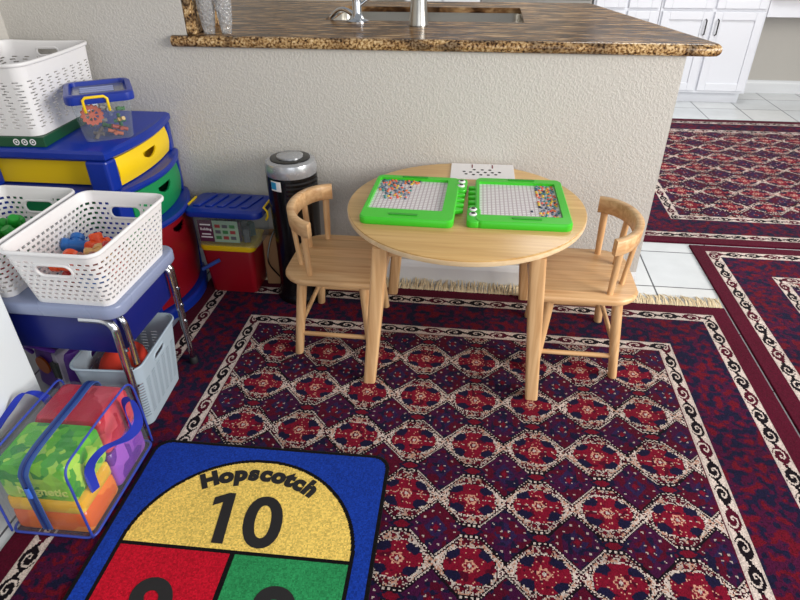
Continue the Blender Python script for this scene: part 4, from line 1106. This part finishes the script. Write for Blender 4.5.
bm = B(); rbox(bm, .012, .006, .032, .004, .002, .0, -hyb*1.055, .145); obj('zip_pull', bm, plastic('zip_pull_blue', srgb(70, 120, 220), .3), zo)
def facet_mat(name, c1, c2, c3, scale=26):
    m, nt, b = newmat(name); tc = nt.nodes.new('ShaderNodeTexCoord')
    v = nt.nodes.new('ShaderNodeTexVoronoi'); v.inputs['Scale'].default_value = scale; v.distance = 'MANHATTAN'
    nt.links.new(tc.outputs['Object'], v.inputs['Vector'])
    cr = nt.nodes.new('ShaderNodeValToRGB'); e = cr.color_ramp.elements; e[0].color = c1; e[1].color = c3; q = e.new(.5); q.color = c2
    sx = nt.nodes.new('ShaderNodeSeparateColor'); nt.links.new(v.outputs['Color'], sx.inputs[0]); nt.links.new(sx.outputs[0], cr.inputs['Fac'])
    nt.links.new(cr.outputs['Color'], b.inputs['Base Color']); b.inputs['Roughness'].default_value = .25
    bp = nt.nodes.new('ShaderNodeBump'); bp.inputs['Strength'].default_value = .4; bp.inputs['Distance'].default_value = .006
    nt.links.new(v.outputs['Distance'], bp.inputs['Height']); nt.links.new(bp.outputs['Normal'], b.inputs['Normal'])
    return m
M_pg = facet_mat('green_packet', srgb(30, 140, 40), srgb(96, 190, 50), srgb(186, 224, 80), 34)
M_pr = facet_mat('red_packet', srgb(190, 20, 44), srgb(214, 36, 60), srgb(232, 84, 96), 20)
M_py = facet_mat('yellow_packet', srgb(240, 176, 30), srgb(250, 196, 40), srgb(252, 214, 70), 14)
M_po = facet_mat('orange_packet', srgb(226, 96, 20), srgb(240, 120, 30), srgb(246, 150, 56), 14)
M_pp = facet_mat('purple_packet', srgb(96, 30, 140), srgb(124, 40, 170), srgb(170, 90, 200), 20)
def packet(label, cx, cy, z, w, d, h, mat, rz=0):
    p = Rz(math.radians(1.5)) @ Vector((cx, cy, 0))
    t = thing('toy_packet', label, 'toy packet', (BX+p.x, BY+p.y, RUGZ+z), math.radians(1.5)+rz, 'bright packets in the clear tote')
    bm = B(); L_ = []
    for q, k in ((0, .96), (.12, 1), (.5, 1.0), (.88, .985), (1, .92)):
        L_.append([(x, y, h*q) for x, y in rr(w*k, d*k, .012, 4)])
    loft(bm, L_); obj('pouch', bm, mat, t, smooth=True)
    return t
packet('orange packet at the bottom front of the clear tote', 0, -.078, .003, .19, .135, .066, M_po)
packet('yellow packet on the orange one at the front of the clear tote', 0, -.078, .0695, .188, .135, .040, M_py)
pg = packet('green faceted packet on top at the front of the clear tote', -.002, -.070, .1100, .178, .146, .106, M_pg)
text('packet_text', 'Magnetic', .034, plastic('pale_yellow_print', srgb(220, 232, 120), .4), pg, T((.012, -.0735, .020)) @ Rx(PI/2), shear=.1, offset=.0008)
packet('purple packet at the bottom rear of the clear tote', .0, .070, .003, .19, .150, .105, M_pp)
packet('red packet on top at the rear of the clear tote', -.002, .078, .1085, .178, .140, .105, M_pr)

# ------------------------------------------------------------------ light
def area(name, loc, target, size, energy, col, sy=None):
    l = bpy.data.lights.new(name, 'AREA'); l.shape = 'RECTANGLE'; l.size = size; l.size_y = sy or size; l.energy = energy; l.color = col
    o = bpy.data.objects.new(name, l); C.objects.link(o); o.location = loc
    o.rotation_euler = (Vector(target)-Vector(loc)).to_track_quat('-Z', 'Y').to_euler(); return o
area('window_daylight', (3.6, .3, 1.75), (-.4, 1.8, .3), 2.4, 205, (1.0, .965, .92), 1.6)
area('rear_soft_light', (.8, -2.2, 1.7), (-.2, 1.8, .3), 2.2, 28, (.95, .97, 1.0), 1.8)  # soft light added behind the camera, its source unseen
area('kitchen_fill_light', (1.2, 3.9, 2.4), (1.2, 4.0, 0), 1.2, 40, (1.0, .98, .96), .8)  # overhead light added to brighten the kitchen and its tile, no fixture behind it
w = bpy.data.worlds.new('daylight'); bpy.context.scene.world = w; w.use_nodes = True
bg = w.node_tree.nodes['Background']; bg.inputs[0].default_value = (.90, .95, 1.0, 1); bg.inputs[1].default_value = .40
sc = bpy.context.scene
sc.view_settings.view_transform = 'Standard'; sc.view_settings.look = 'None'; sc.view_settings.exposure = 0; sc.view_settings.gamma = 1
